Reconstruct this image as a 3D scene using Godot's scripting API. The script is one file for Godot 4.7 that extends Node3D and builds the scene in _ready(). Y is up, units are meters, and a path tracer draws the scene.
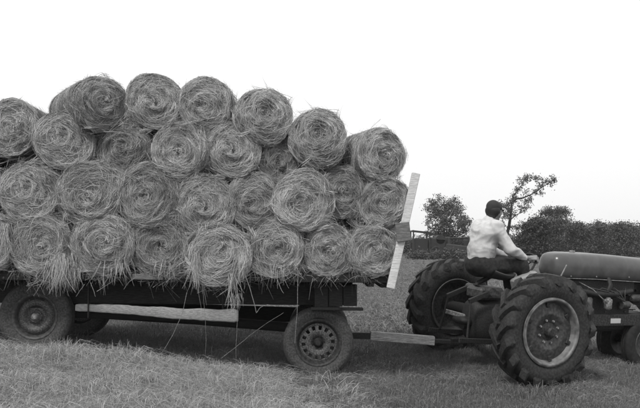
extends Node3D

const F := 686.0            # focal length of the photograph in its own pixels
const EYE := 1.55
const HORIZON := 248.0
var pitch := 0.0
var rng := RandomNumberGenerator.new()
var noise := FastNoiseLite.new()
var M := {}
var used := {}

# ---------------------------------------------------------------- helpers
func numbered(called: String) -> String:
	if not used.has(called):
		used[called] = 0
		return called
	used[called] += 1
	return "%s_%03d" % [called, used[called]]

func thing(called: String, label: String, category: String, at := Vector3.ZERO, turn := 0.0, group := "") -> Node3D:
	var o := Node3D.new()
	o.name = numbered(called)
	add_child(o)
	o.position = at
	o.rotation.y = turn
	o.set_meta("label", label)
	o.set_meta("category", category)
	if group != "":
		o.set_meta("group", group)
	return o

func part(called: String, mesh: Mesh, m: Material, parent: Node, x := Transform3D.IDENTITY) -> MeshInstance3D:
	var o := MeshInstance3D.new()
	o.name = called
	o.mesh = mesh
	o.material_override = m
	o.transform = x
	parent.add_child(o, true)
	return o

# where the ray of a photograph pixel meets the upright plane at this depth
func spot(u: float, v: float, depth: float) -> Vector3:
	return Vector3((u - 320.0) * depth / F, EYE - (v - HORIZON) * depth / F, -depth)

func ground_height(x: float, z: float) -> float:
	var t := 0.14 - 0.078 * x
	var soft := 0.5 * (t + sqrt(t * t + 0.004))
	soft = minf(soft, 0.62) + 0.04 * clampf((x - 0.3) / 1.5, 0.0, 1.0)
	var far := clampf((-z - 11.0) / 22.0, 0.0, 1.0)
	var fade := 1.0 - far * far * (3.0 - 2.0 * far)
	var near := clampf(-z / 30.0, 0.0, 1.0)
	var rise := smoothstep(18.0, 55.0, -z) * 0.79
	rise += clampf((-z - 8.72) * 0.07, -0.11, 0.09) * smoothstep(0.6, 1.8, x) * (1.0 - smoothstep(11.0, 25.0, -z))
	rise -= 0.10 * smoothstep(2.6, 4.4, x) * (1.0 - smoothstep(12.0, 25.0, -z))
	return soft * fade + rise + noise.get_noise_2d(x * 22.0, z * 22.0) * 0.035 * (1.0 - near)

func new_st() -> SurfaceTool:
	var st := SurfaceTool.new()
	st.begin(Mesh.PRIMITIVE_TRIANGLES)
	return st

func done(st: SurfaceTool) -> ArrayMesh:
	st.generate_normals()
	return st.commit()

func tri(st: SurfaceTool, a: Vector3, b: Vector3, c: Vector3) -> void:
	st.add_vertex(a)
	st.add_vertex(c)
	st.add_vertex(b)

func quad(st: SurfaceTool, a: Vector3, b: Vector3, c: Vector3, d: Vector3) -> void:
	tri(st, a, b, c)
	tri(st, a, c, d)

# a box with chamfered edges
func box(st: SurfaceTool, x: Transform3D, size: Vector3, bevel := 0.006) -> void:
	st.set_smooth_group(-1)
	var h := size * 0.5
	var b := minf(bevel, minf(h.x, minf(h.y, h.z)) * 0.45)
	var p := func(sx, sy, sz, ax): # corner point belonging to the face of axis ax
		var v := Vector3(sx * h.x, sy * h.y, sz * h.z)
		if ax != 0: v.x -= sx * b
		if ax != 1: v.y -= sy * b
		if ax != 2: v.z -= sz * b
		return x * v
	for s in [-1, 1]:
		var f0 = [p.call(s, -1, -1, 0), p.call(s, 1, -1, 0), p.call(s, 1, 1, 0), p.call(s, -1, 1, 0)]
		var f1 = [p.call(-1, s, -1, 1), p.call(-1, s, 1, 1), p.call(1, s, 1, 1), p.call(1, s, -1, 1)]
		var f2 = [p.call(-1, -1, s, 2), p.call(1, -1, s, 2), p.call(1, 1, s, 2), p.call(-1, 1, s, 2)]
		for f in [f0, f1, f2]:
			if s > 0: quad(st, f[0], f[1], f[2], f[3])
			else: quad(st, f[3], f[2], f[1], f[0])
	for s in [-1, 1]:
		for t in [-1, 1]:
			var e = [p.call(s, t, -1, 0), p.call(s, t, 1, 0), p.call(s, t, 1, 1), p.call(s, t, -1, 1)]
			if s * t < 0: e.reverse()
			quad(st, e[3], e[2], e[1], e[0]) if false else quad(st, e[0], e[3], e[2], e[1])
			e = [p.call(s, -1, t, 0), p.call(s, 1, t, 0), p.call(s, 1, t, 2), p.call(s, -1, t, 2)]
			if s * t < 0: e.reverse()
			quad(st, e[0], e[1], e[2], e[3])
			e = [p.call(-1, s, t, 1), p.call(1, s, t, 1), p.call(1, s, t, 2), p.call(-1, s, t, 2)]
			if s * t < 0: e.reverse()
			quad(st, e[0], e[3], e[2], e[1])
	for s in [-1, 1]:
		for t in [-1, 1]:
			for w in [-1, 1]:
				var c = [p.call(s, t, w, 0), p.call(s, t, w, 1), p.call(s, t, w, 2)]
				if s * t * w > 0: tri(st, c[0], c[1], c[2])
				else: tri(st, c[0], c[2], c[1])

func box_mesh(size: Vector3, bevel := 0.006) -> ArrayMesh:
	var st := new_st()
	box(st, Transform3D.IDENTITY, size, bevel)
	return done(st)

# a bar from a to b with a rectangular section (width sideways, height upward)
func bar(st: SurfaceTool, a: Vector3, b: Vector3, width: float, height: float, bevel := 0.005) -> void:
	var d := (b - a).normalized()
	var up := Vector3.UP if absf(d.y) < 0.95 else Vector3.RIGHT
	var side := d.cross(up).normalized()
	up = side.cross(d).normalized()
	box(st, Transform3D(Basis(d, up, side), (a + b) * 0.5), Vector3((b - a).length(), height, width), bevel)

func bar_mesh(a: Vector3, b: Vector3, width: float, height: float, bevel := 0.005) -> ArrayMesh:
	var st := new_st()
	bar(st, a, b, width, height, bevel)
	return done(st)

# a tube along points with one radius per point
func tube(st: SurfaceTool, pts: Array, radii: Array, seg := 10, caps := true) -> void:
	st.set_smooth_group(1)
	var rings := []
	var side := Vector3.ZERO
	for i in pts.size():
		var d: Vector3 = (pts[mini(i + 1, pts.size() - 1)] - pts[maxi(i - 1, 0)]).normalized()
		if side == Vector3.ZERO:
			side = d.cross(Vector3.UP if absf(d.y) < 0.9 else Vector3.RIGHT).normalized()
		side = (side - d * side.dot(d)).normalized()
		var up := d.cross(side)
		var ring := PackedVector3Array()
		for k in seg:
			var a := TAU * k / seg
			ring.append(pts[i] + (side * cos(a) + up * sin(a)) * radii[i])
		rings.append(ring)
	for i in rings.size() - 1:
		for k in seg:
			var n := (k + 1) % seg
			quad(st, rings[i][k], rings[i][n], rings[i + 1][n], rings[i + 1][k])
	if caps:
		st.set_smooth_group(-1)
		for k in range(1, seg - 1):
			tri(st, rings[0][0], rings[0][k + 1], rings[0][k])
			var e: PackedVector3Array = rings[-1]
			tri(st, e[0], e[k], e[k + 1])

func tube_mesh(pts: Array, radii: Array, seg := 10) -> ArrayMesh:
	var st := new_st()
	tube(st, pts, radii, seg)
	return done(st)

# a profile of (radius, z) turned about the z axis; sharp at the listed points
func lathe(st: SurfaceTool, prof: Array, seg := 40, x := Transform3D.IDENTITY, a0 := 0.0, a1 := TAU) -> void:
	for i in prof.size() - 1:
		st.set_smooth_group(-1 if prof[i].size() > 2 else 1)
		for k in seg:
			var b0 := a0 + (a1 - a0) * k / seg
			var b1 := a0 + (a1 - a0) * (k + 1) / seg
			if k == seg - 1 and is_equal_approx(a1 - a0, TAU):
				b1 = a0
			var p = prof[i]
			var q = prof[i + 1]
			var v0 := x * Vector3(p[0] * cos(b0), p[0] * sin(b0), p[1])
			var v1 := x * Vector3(p[0] * cos(b1), p[0] * sin(b1), p[1])
			var v2 := x * Vector3(q[0] * cos(b1), q[0] * sin(b1), q[1])
			var v3 := x * Vector3(q[0] * cos(b0), q[0] * sin(b0), q[1])
			if p[0] < 0.0005: tri(st, v0, v2, v3)
			elif q[0] < 0.0005: tri(st, v0, v1, v2)
			else: quad(st, v0, v1, v2, v3)

func lathe_mesh(prof: Array, seg := 40, x := Transform3D.IDENTITY) -> ArrayMesh:
	var st := new_st()
	lathe(st, prof, seg, x)
	return done(st)

# rings of points skinned into one closed body
func loft(rings: Array, flat := false) -> ArrayMesh:
	var st := new_st()
	st.set_smooth_group(-1 if flat else 1)
	var seg: int = rings[0].size()
	for i in rings.size() - 1:
		for k in seg:
			var n := (k + 1) % seg
			quad(st, rings[i][k], rings[i][n], rings[i + 1][n], rings[i + 1][k])
	for e in [0, rings.size() - 1]:
		var c := Vector3.ZERO
		for p in rings[e]: c += p
		c /= seg
		for k in seg:
			var n := (k + 1) % seg
			if e == 0: tri(st, c, rings[e][n], rings[e][k])
			else: tri(st, c, rings[e][k], rings[e][n])
	return done(st)

# thin ribbons with their own tone, collected into one mesh
class Ribbons:
	var v := PackedVector3Array()
	var n := PackedVector3Array()
	var c := PackedColorArray()
	var ix := PackedInt32Array()
	func add(pts: PackedVector3Array, w: float, face: Vector3, tone: float, taper := true) -> void:
		var base := v.size()
		var last := pts.size() - 1
		var col := Color(tone, tone, tone)
		for i in pts.size():
			var d := (pts[mini(i + 1, last)] - pts[maxi(i - 1, 0)])
			var s := d.cross(face)
			if s.length_squared() < 1e-12:
				s = d.cross(Vector3(0.3, 0.8, 0.5))
			s = s.normalized() * w * 0.5
			if taper:
				s *= 1.0 - 0.75 * float(i) / last
			var nn := s.cross(d).normalized()
			v.append(pts[i] - s)
			v.append(pts[i] + s)
			n.append(nn)
			n.append(nn)
			c.append(col)
			c.append(col)
			if i < last:
				var b := base + i * 2
				ix.append_array(PackedInt32Array([b, b + 3, b + 1, b, b + 2, b + 3]))
	func leaf(at: Vector3, a: Vector3, b: Vector3, tone: float) -> void:
		var base := v.size()
		var nn := a.cross(b).normalized()
		var col := Color(tone, tone, tone)
		v.append_array(PackedVector3Array([at - a, at - b * 0.8 + a * 0.1, at + a, at + b]))
		n.append_array(PackedVector3Array([nn, nn, nn, nn]))
		c.append_array(PackedColorArray([col, col, col, col]))
		ix.append_array(PackedInt32Array([base, base + 2, base + 1, base, base + 3, base + 2]))
	func mesh() -> ArrayMesh:
		var arr := []
		arr.resize(Mesh.ARRAY_MAX)
		arr[Mesh.ARRAY_VERTEX] = v
		arr[Mesh.ARRAY_NORMAL] = n
		arr[Mesh.ARRAY_COLOR] = c
		arr[Mesh.ARRAY_INDEX] = ix
		var m := ArrayMesh.new()
		m.add_surface_from_arrays(Mesh.PRIMITIVE_TRIANGLES, arr)
		return m

# tapered capsules joined by a smooth minimum, meshed as surface nets
func body_mesh(bones: Array, cell: float, k: float) -> ArrayMesh:
	var lo := Vector3(1e9, 1e9, 1e9)
	var hi := -lo
	for b in bones:
		var r: float = maxf(b[2], b[3]) + 3.0 * cell
		for p in [b[0], b[1]]:
			lo = lo.min(p - Vector3(r, r, r))
			hi = hi.max(p + Vector3(r, r, r))
	var nx := int((hi.x - lo.x) / cell) + 2
	var ny := int((hi.y - lo.y) / cell) + 2
	var nz := int((hi.z - lo.z) / cell) + 2
	var g := PackedFloat32Array()
	g.resize(nx * ny * nz)
	g.fill(1.0)
	for b in bones:
		var a: Vector3 = b[0]
		var e: Vector3 = b[1]
		var ra: float = b[2]
		var rb: float = b[3]
		var d := e - a
		var l2 := maxf(d.length_squared(), 1e-9)
		var m := maxf(ra, rb) + k + 2.0 * cell
		var p0 := (a.min(e) - Vector3(m, m, m) - lo) / cell
		var p1 := (a.max(e) + Vector3(m, m, m) - lo) / cell
		for iz in range(maxi(0, int(p0.z)), mini(nz, int(p1.z) + 1)):
			for iy in range(maxi(0, int(p0.y)), mini(ny, int(p1.y) + 1)):
				var row := (iz * ny + iy) * nx
				for ixx in range(maxi(0, int(p0.x)), mini(nx, int(p1.x) + 1)):
					var p := lo + Vector3(ixx, iy, iz) * cell - a
					var t := clampf(p.dot(d) / l2, 0.0, 1.0)
					var s := (p - d * t).length() - ra - (rb - ra) * t
					var o := g[row + ixx]
					var h := maxf(k - absf(o - s), 0.0) / k
					g[row + ixx] = minf(o, s) - h * h * k * 0.25
	var id := {}
	var verts := PackedVector3Array()
	var norms := PackedVector3Array()
	var sx := 1
	var sy := nx
	var sz := nx * ny
	var offs := [0, sx, sy, sx + sy, sz, sz + sx, sz + sy, sz + sx + sy]
	var edges := [[0, 1], [2, 3], [4, 5], [6, 7], [0, 2], [1, 3], [4, 6], [5, 7], [0, 4], [1, 5], [2, 6], [3, 7]]
	for iz in nz - 1:
		for iy in ny - 1:
			for ixx in nx - 1:
				var at := iz * sz + iy * sy + ixx
				if g[at] > 4.0 * cell: continue
				var mask := 0
				for c in 8:
					if g[at + offs[c]] < 0.0: mask |= 1 << c
				if mask == 0 or mask == 255: continue
				var sum := Vector3.ZERO
				var cnt := 0
				for ed in edges:
					var a: int = ed[0]
					var b: int = ed[1]
					if ((mask >> a) & 1) == ((mask >> b) & 1): continue
					var ga := g[at + offs[a]]
					var gb := g[at + offs[b]]
					var t := ga / (ga - gb)
					var pa := Vector3(a & 1, (a >> 1) & 1, (a >> 2) & 1)
					var pb := Vector3(b & 1, (b >> 1) & 1, (b >> 2) & 1)
					sum += pa.lerp(pb, t)
					cnt += 1
				id[at] = verts.size()
				verts.append(lo + (Vector3(ixx, iy, iz) + sum / cnt) * cell)
				norms.append(Vector3(g[at + sx] - g[at] + g[at + sx + sy + sz] - g[at + sy + sz], g[at + sy] - g[at] + g[at + sx + sy + sz] - g[at + sx + sz], g[at + sz] - g[at] + g[at + sx + sy + sz] - g[at + sx + sy]).normalized())
	var idx := PackedInt32Array()
	for at in id:
		for ax in [[sx, sy, sz], [sy, sz, sx], [sz, sx, sy]]:
			var a := g[at]
			var b := g[at + ax[0]]
			if (a < 0.0) == (b < 0.0): continue
			var q := [at, at - ax[1], at - ax[1] - ax[2], at - ax[2]]
			if not (id.has(q[1]) and id.has(q[2]) and id.has(q[3])): continue
			if a < 0.0: q.reverse()
			idx.append_array(PackedInt32Array([id[q[0]], id[q[1]], id[q[2]], id[q[0]], id[q[2]], id[q[3]]]))
	var arr := []
	arr.resize(Mesh.ARRAY_MAX)
	arr[Mesh.ARRAY_VERTEX] = verts
	arr[Mesh.ARRAY_NORMAL] = norms
	arr[Mesh.ARRAY_INDEX] = idx
	var m := ArrayMesh.new()
	m.add_surface_from_arrays(Mesh.PRIMITIVE_TRIANGLES, arr)
	return m

# cloth creases: the surface pushed in and out along its normals
func creased(mesh: ArrayMesh, amp: float, freq: float, seed_: int) -> ArrayMesh:
	var fn := FastNoiseLite.new()
	fn.seed = seed_
	fn.frequency = freq
	fn.fractal_type = FastNoiseLite.FRACTAL_RIDGED
	fn.fractal_octaves = 2
	var arr := mesh.surface_get_arrays(0)
	var v: PackedVector3Array = arr[Mesh.ARRAY_VERTEX]
	var n: PackedVector3Array = arr[Mesh.ARRAY_NORMAL]
	for i in v.size():
		v[i] += n[i] * amp * fn.get_noise_3d(v[i].x, v[i].y * 1.6, v[i].z)
	arr[Mesh.ARRAY_VERTEX] = v
	var m := ArrayMesh.new()
	m.add_surface_from_arrays(Mesh.PRIMITIVE_TRIANGLES, arr)
	var st := SurfaceTool.new()
	st.create_from(m, 0)
	st.generate_normals()
	return st.commit()

# ---------------------------------------------------------------- materials
func noise_texture(seed_: int, freq: float, lo: float, hi: float, oct := 4, size := 512) -> ImageTexture:
	var fn := FastNoiseLite.new()
	fn.seed = seed_
	fn.frequency = freq
	fn.fractal_octaves = oct
	var im := fn.get_seamless_image(size, size)
	im.convert(Image.FORMAT_RGB8)
	for y in size:
		for x in size:
			var t := im.get_pixel(x, y).r
			t = lo + (hi - lo) * clampf((t - 0.2) / 0.6, 0.0, 1.0)
			im.set_pixel(x, y, Color(t, t, t))
	return ImageTexture.create_from_image(im)

func grain_texture(seed_: int, lo: float, hi: float) -> ImageTexture:
	var fn := FastNoiseLite.new()
	fn.seed = seed_
	fn.frequency = 1.0
	fn.fractal_octaves = 3
	var im := Image.create(512, 256, false, Image.FORMAT_RGB8)
	for y in 256:
		for x in 512:
			var t := 0.5 + 0.5 * fn.get_noise_2d(x * 0.012, y * 0.22) + 0.25 * fn.get_noise_2d(x * 0.05 + 90.0, y * 0.6)
			t = lo + (hi - lo) * clampf(t, 0.0, 1.0)
			im.set_pixel(x, y, Color(t, t, t))
	return ImageTexture.create_from_image(im)

func mat(linear: float, rough: float, tex: Texture2D = null, scale_ := 1.0, metallic := 0.0, normal: Texture2D = null) -> StandardMaterial3D:
	var m := StandardMaterial3D.new()
	m.albedo_color = Color(linear, linear, linear).linear_to_srgb()
	m.roughness = rough
	m.metallic = metallic
	m.cull_mode = BaseMaterial3D.CULL_DISABLED
	if tex:
		m.albedo_texture = tex
		m.uv1_triplanar = true
		m.uv1_scale = Vector3.ONE * scale_
	if normal:
		m.normal_enabled = true
		m.normal_texture = normal
	return m

func toned(rough: float, backlight := 0.0) -> StandardMaterial3D:
	var m := StandardMaterial3D.new()
	m.vertex_color_use_as_albedo = true
	m.roughness = rough
	m.cull_mode = BaseMaterial3D.CULL_DISABLED
	if backlight > 0.0:
		m.backlight_enabled = true
		m.backlight = Color(backlight, backlight, backlight)
	return m

func make_materials() -> void:
	var grime := noise_texture(11, 0.012, 0.55, 1.0, 5)
	var blotch := noise_texture(23, 0.03, 0.35, 1.0, 5)
	var wood := grain_texture(5, 0.5, 1.0)
	M.grime = grime
	M.blotch = blotch
	M.straw = toned(0.75)
	M.bale_straw = []
	for t in [0.54, 0.66, 0.78, 0.88]:
		var sm := toned(0.75)
		sm.albedo_color = Color(t, t, t).linear_to_srgb()
		M.bale_straw.append(sm)
	M.grass = toned(0.7)
	M.leaf = toned(0.75)
	M.bale = toned(0.95)
	M.tyre = mat(0.022, 0.85, grime, 2.0)
	M.dusty_tyre = mat(0.04, 0.8, grime, 4.0)
	M.wagon_tyre = mat(0.075, 0.7, grime, 5.0)
	M.paint = mat(0.095, 0.26, noise_texture(41, 0.01, 0.82, 1.0, 4, 256), 1.3)
	M.dull_paint = mat(0.05, 0.6, blotch, 2.0)
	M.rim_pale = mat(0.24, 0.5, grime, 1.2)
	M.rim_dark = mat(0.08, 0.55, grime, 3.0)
	M.iron = mat(0.02, 0.65, blotch, 3.0)
	M.worn_iron = mat(0.08, 0.6, blotch, 3.0)
	M.cast = mat(0.03, 0.7, blotch, 3.0)
	M.worn_steel = mat(0.32, 0.5, grime, 4.0)
	M.old_wood = mat(0.035, 0.9, wood, 1.2)
	M.dark_wood = mat(0.018, 0.9, wood, 1.2)
	M.pale_wood = mat(0.58, 0.85, wood, 1.0)
	M.gusset_wood = mat(0.25, 0.85, wood, 1.0)
	M.rack_wood = mat(0.78, 0.85, grain_texture(8, 0.7, 1.0), 1.0)
	M.grey_wood = mat(0.24, 0.85, wood, 1.0)
	M.pole_wood = mat(0.5, 0.9, wood, 2.2)
	M.bark = mat(0.035, 0.95, blotch, 1.0)
	M.skin = mat(0.22, 0.6)
	M.hair = mat(0.012, 0.7)
	M.shirt = mat(0.6, 0.9, noise_texture(31, 0.02, 0.9, 1.0, 3, 256), 3.0)
	M.trousers = mat(0.028, 0.9, grime, 3.0)
	M.boot = mat(0.02, 0.6)
	M.cap = mat(0.022, 0.8)
	M.seat = mat(0.03, 0.6)
	M.plate = mat(0.5, 0.5)
	M.tool_box = mat(0.26, 0.6)
	M.stalk = mat(0.42, 0.8, M.blotch, 8.0)

# ---------------------------------------------------------------- hay
const BALE_R := 0.285
const BALE_L := 0.93
var layer_noise := FastNoiseLite.new()

func face_depth(r: float, a: float, k: float) -> float:
	# how far the wound layers stand out of the end face at this place
	var layer := r / 0.034 - a / TAU
	var li := floorf(layer)
	var fr := layer - li
	var n0 := layer_noise.get_noise_3d(li * 37.0, cos(a) * 60.0 + k * 100.0, sin(a) * 60.0)
	var ridge := sin(fr * PI)
	return n0 * 0.06 + ridge * 0.008 + 0.03 * layer_noise.get_noise_3d(cos(a) * r * 900.0, sin(a) * r * 900.0, k * 77.0) - (0.004 + 0.02 * fposmod(k * 0.7, 1.6)) * exp(-r * r / 0.0012) - 0.035 * pow(r / BALE_R, 5.0)

func drift_of(r: float, k: int) -> Vector2:
	# the winding is off centre, differently in each bale
	var t := maxf(0.0, 1.0 - r * r / (BALE_R * BALE_R))
	return Vector2(cos(k * 2.4), sin(k * 2.4)) * (0.018 + 0.014 * (k % 4)) * t

func rim_radius(a: float, z: float, k: float) -> float:
	return BALE_R * (1.0 + 0.19 * layer_noise.get_noise_3d(cos(a) * 38.0 + k * 50.0, sin(a) * 38.0, z * 25.0) + 0.03 * layer_noise.get_noise_3d(cos(a) * 160.0, sin(a) * 160.0 + k * 31.0, z * 300.0))

func bale_core(k: int) -> ArrayMesh:
	var seg := 60
	var rings := []
	var half := BALE_L * 0.5
	for i in 22: # near face from the middle outward
		var row := PackedVector3Array()
		var f := (i + 0.3) / 21.3
		for s in seg:
			var a := TAU * s / seg
			var r := rim_radius(a, half, k) * 0.965 * f
			var dr := drift_of(r, k)
			row.append(Vector3(cos(a) * r + dr.x, sin(a) * r + dr.y, half - 0.006 + face_depth(r, a, k)))
		rings.append(row)
	for i in 9:
		var row := PackedVector3Array()
		var z := half * 0.93 - BALE_L * 0.95 * i / 8.0
		for s in seg:
			var a := TAU * s / seg
			var r := rim_radius(a, z, k) * 0.985
			row.append(Vector3(cos(a) * r, sin(a) * r, z))
		rings.append(row)
	for i in 5:
		var row := PackedVector3Array()
		var f := 1.0 - (i + 0.7) / 5.0
		for s in seg:
			var a := TAU * s / seg
			var r := rim_radius(a, -half, k) * 0.965 * f
			row.append(Vector3(cos(a) * r, sin(a) * r, -half + 0.006 - face_depth(r, a, k + 3)))
		rings.append(row)
	return loft(rings)

func tone_at(x: float, y: float, z: float) -> float:
	var t := 0.5 + 0.9 * layer_noise.get_noise_3d(x * 190.0, y * 190.0, z * 190.0)
	return clampf(t, 0.0, 1.0)

func bale_straw(k: int) -> ArrayMesh:
	var rb := Ribbons.new()
	var half := BALE_L * 0.5
	for side in 2:
		var count := 7600 if side == 0 else 700
		for i in count:
			var r0 := BALE_R * sqrt(rng.randf_range(0.004, 1.02))
			var a0 := rng.randf() * TAU
			var arc := rng.randf_range(0.05, 0.26)
			var sweep := minf(arc / maxf(r0, 0.03), 2.6)
			var drift := rng.randfn(0.0, 0.03) if rng.randf() < 0.75 else rng.randfn(0.0, 0.07)
			var lift := rng.randf_range(-0.008, 0.012) + (absf(rng.randfn(0.0, 0.02)) if rng.randf() < 0.2 else 0.0)
			var bow := rng.randf_range(-0.006, 0.018)
			var pts := PackedVector3Array()
			var segs := 4
			for j in segs + 1:
				var t := float(j) / segs
				var a := a0 + sweep * (t - 0.5)
				var r := maxf(0.006, r0 + drift * (t - 0.5) * 2.0 + 0.034 * sweep * (t - 0.5) / TAU)
				var e := rim_radius(a, half, k)
				r = minf(r, e * 1.03)
				var z := half + face_depth(r, a, k if side == 0 else k + 3) + lift + bow * (t - 0.5) * (t - 0.5) * 4.0
				var dr := drift_of(r, k) if side == 0 else Vector2.ZERO
				pts.append(Vector3(cos(a) * r + dr.x, sin(a) * r + dr.y, z if side == 0 else -z))
			var face := Vector3(rng.randfn(0.0, 0.5), rng.randfn(0.0, 0.5), 1.0).normalized()
			var layer := floorf(r0 / 0.034 - a0 / TAU)
			var tn := tone_at(layer * 0.09, a0 * 0.16, k * 3.0)
			var tone := lerpf(0.17, 0.68, clampf(tn * 0.45 + 0.45 * tone_at(cos(a0) * r0 * 2.2, sin(a0) * r0 * 2.2, k * 5.0 + 2.0) + rng.randf_range(-0.15, 0.3), 0.0, 1.0))
			rb.add(pts, rng.randf_range(0.0022, 0.0052), face, tone)
	for i in 50: # wisps and locks pulled loose from the end face
		var r0 := BALE_R * sqrt(rng.randf_range(0.03, 1.0))
		var a0 := rng.randf() * TAU
		var c := Vector3(cos(a0) * r0, sin(a0) * r0, half + face_depth(r0, a0, k) + 0.006)
		var way := a0 + PI * 0.5 + rng.randfn(0.0, 0.45)
		var arm := Vector3(cos(way), sin(way), 0.0)
		var across := Vector3(-sin(way), cos(way), 0.0)
		var l := rng.randf_range(0.07, 0.2)
		var stand := rng.randf_range(0.004, 0.03)
		var curve := rng.randfn(0.0, 0.25) + l / maxf(r0, 0.08) * 0.35
		var tn := rng.randf_range(0.25, 0.62)
		for j in rng.randi_range(8, 18):
			var o := across * rng.randfn(0.0, 0.013) + arm * rng.randfn(0.0, 0.03)
			var l2 := l * rng.randf_range(0.5, 1.1)
			var dev := across * rng.randfn(0.0, 0.12)
			var pts := PackedVector3Array()
			for q in 5:
				var t := q / 4.0 - 0.5
				pts.append(c + o + (arm + dev) * l2 * t + across * curve * l2 * t * t + Vector3(0, 0, stand * (1.0 - 3.0 * t * t) + rng.randf_range(-0.002, 0.002)))
			rb.add(pts, rng.randf_range(0.003, 0.006), Vector3(rng.randfn(0.0, 0.5), rng.randfn(0.0, 0.5), 1.0), tn * rng.randf_range(0.75, 1.2))
	for i in 4200: # round the barrel
		var z0 := rng.randf_range(-half, half)
		var a0 := rng.randf() * TAU
		var sweep := rng.randf_range(0.25, 1.0)
		var slip := rng.randfn(0.0, 0.035)
		var lift := rng.randf_range(-0.003, 0.009)
		var bow := absf(rng.randfn(0.0, 0.012)) if rng.randf() < 0.4 else 0.0
		var pts := PackedVector3Array()
		for j in 5:
			var t := j / 4.0
			var a := a0 + sweep * (t - 0.5)
			var z := clampf(z0 + slip * (t - 0.5) * 2.0, -half * 1.02, half * 1.02)
			var r := rim_radius(a, z, k) + lift + bow * (t * t)
			if absf(z) > half * 0.93: r -= 0.02
			pts.append(Vector3(cos(a) * r, sin(a) * r, z))
		var face := Vector3(cos(a0) + rng.randfn(0.0, 0.4), sin(a0) + rng.randfn(0.0, 0.4), rng.randfn(0.0, 0.3)).normalized()
		var tone := lerpf(0.17, 0.62, clampf(tone_at(a0 * 0.1, z0 * 1.6, k * 2.0 + 7.0) * 0.8 + rng.randf_range(-0.1, 0.3), 0.0, 1.0))
		rb.add(pts, rng.randf_range(0.0025, 0.0055), face, tone)
	for i in 900: # stray ends that stand off
		var a := rng.randf() * TAU
		var z := rng.randf_range(-half, half)
		var at_face := rng.randf() < 0.45
		var p: Vector3
		var out: Vector3
		if at_face:
			var r := BALE_R * sqrt(rng.randf())
			p = Vector3(cos(a) * r, sin(a) * r, half)
			out = Vector3(0, 0, 1)
		else:
			p = Vector3(cos(a) * BALE_R, sin(a) * BALE_R, z)
			out = Vector3(cos(a), sin(a), 0)
		var along := Vector3(-sin(a), cos(a), rng.randfn(0.0, 0.3)) * (1.0 if rng.randf() < 0.8 else -1.0)
		var l := rng.randf_range(0.03, 0.12)
		var up := rng.randf_range(0.08, 0.55)
		var pts := PackedVector3Array([p, p + (along * 0.5 + out * up * 0.4) * l, p + (along + out * up) * l])
		rb.add(pts, rng.randf_range(0.002, 0.004), Vector3(rng.randf() - 0.5, rng.randf() - 0.5, 1.0), rng.randf_range(0.12, 0.4))
	return rb.mesh()

# a hanging bunch of stalks, from the origin downward
func tuft_mesh(count: int, length: float, spread: float) -> ArrayMesh:
	var rb := Ribbons.new()
	for i in count:
		var at := Vector3(rng.randfn(0.0, spread * 0.5), rng.randf_range(-0.02, 0.1), rng.randfn(0.0, spread * 0.3))
		var l := length * rng.randf_range(0.35, 1.0)
		var fall := Vector3(rng.randfn(0.0, 0.16) + at.x * 1.2, -1.0, rng.randfn(0.05, 0.12)).normalized()
		var curl := Vector3(rng.randfn(0.0, 0.16), 0, rng.randfn(0.0, 0.1)) * l
		var pts := PackedVector3Array()
		for j in 5:
			var t := j / 4.0
			pts.append(at + fall * l * t + curl * t * t)
		rb.add(pts, rng.randf_range(0.003, 0.006), Vector3(rng.randfn(0.0, 0.5), 0.1, 1.0), rng.randf_range(0.2, 0.5))
	return rb.mesh()

# ---------------------------------------------------------------- wheels
func wheel_sub(parent: Node3D, called: String, mesh: Mesh, m: Material) -> void:
	part(called, mesh, m, parent)

func lugged_tyre(rad: float, rim: float, width: float) -> ArrayMesh:
	var st := new_st()
	var w := width * 0.5
	var prof := [[rim - 0.012, -w * 0.66], [rim + 0.015, -w * 0.8], [rim + 0.07, -w * 0.97], [rim + 0.13, -w], [rad - 0.095, -w * 0.93], [rad - 0.06, -w * 0.7], [rad - 0.046, 0.0], [rad - 0.06, w * 0.7], [rad - 0.095, w * 0.93], [rim + 0.13, w], [rim + 0.07, w * 0.97], [rim + 0.015, w * 0.8], [rim - 0.012, w * 0.66]]
	lathe(st, prof, 72)
	# the raised bars of the tread, a chevron from the crown to each shoulder
	var n := 17
	for s in [-1, 1]:
		for i in n:
			var a0 := TAU * (i + (0.5 if s > 0 else 0.0)) / n
			var rings := []
			for j in 6:
				var t := j / 5.0
				var z: float = s * w * (0.02 + 1.0 * minf(t * 1.15, 1.0))
				var a := a0 - 0.36 * pow(t, 0.8)
				var crown := rad - 0.03 * t * t - (0.06 if j == 5 else 0.0)
				var foot := (rad - 0.07) - (0.055 * t * t)
				var hw := 0.026 + 0.012 * t
				var d := hw / rad
				var ring := PackedVector3Array()
				for c in [[-1.25, foot], [-0.9, crown], [0.9, crown], [1.25, foot]]:
					var b: float = a + c[0] * d * 1.25
					ring.append(Vector3(cos(b) * c[1], sin(b) * c[1], z + s * 0.012 * c[0]))
				rings.append(ring)
			st.set_smooth_group(-1)
			for j in 5:
				for q in 3:
					if s > 0: quad(st, rings[j][q], rings[j][q + 1], rings[j + 1][q + 1], rings[j + 1][q])
					else: quad(st, rings[j + 1][q], rings[j + 1][q + 1], rings[j][q + 1], rings[j][q])
			for e in [0, 5]:
				quad(st, rings[e][0], rings[e][1], rings[e][2], rings[e][3])
	return done(st)

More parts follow.
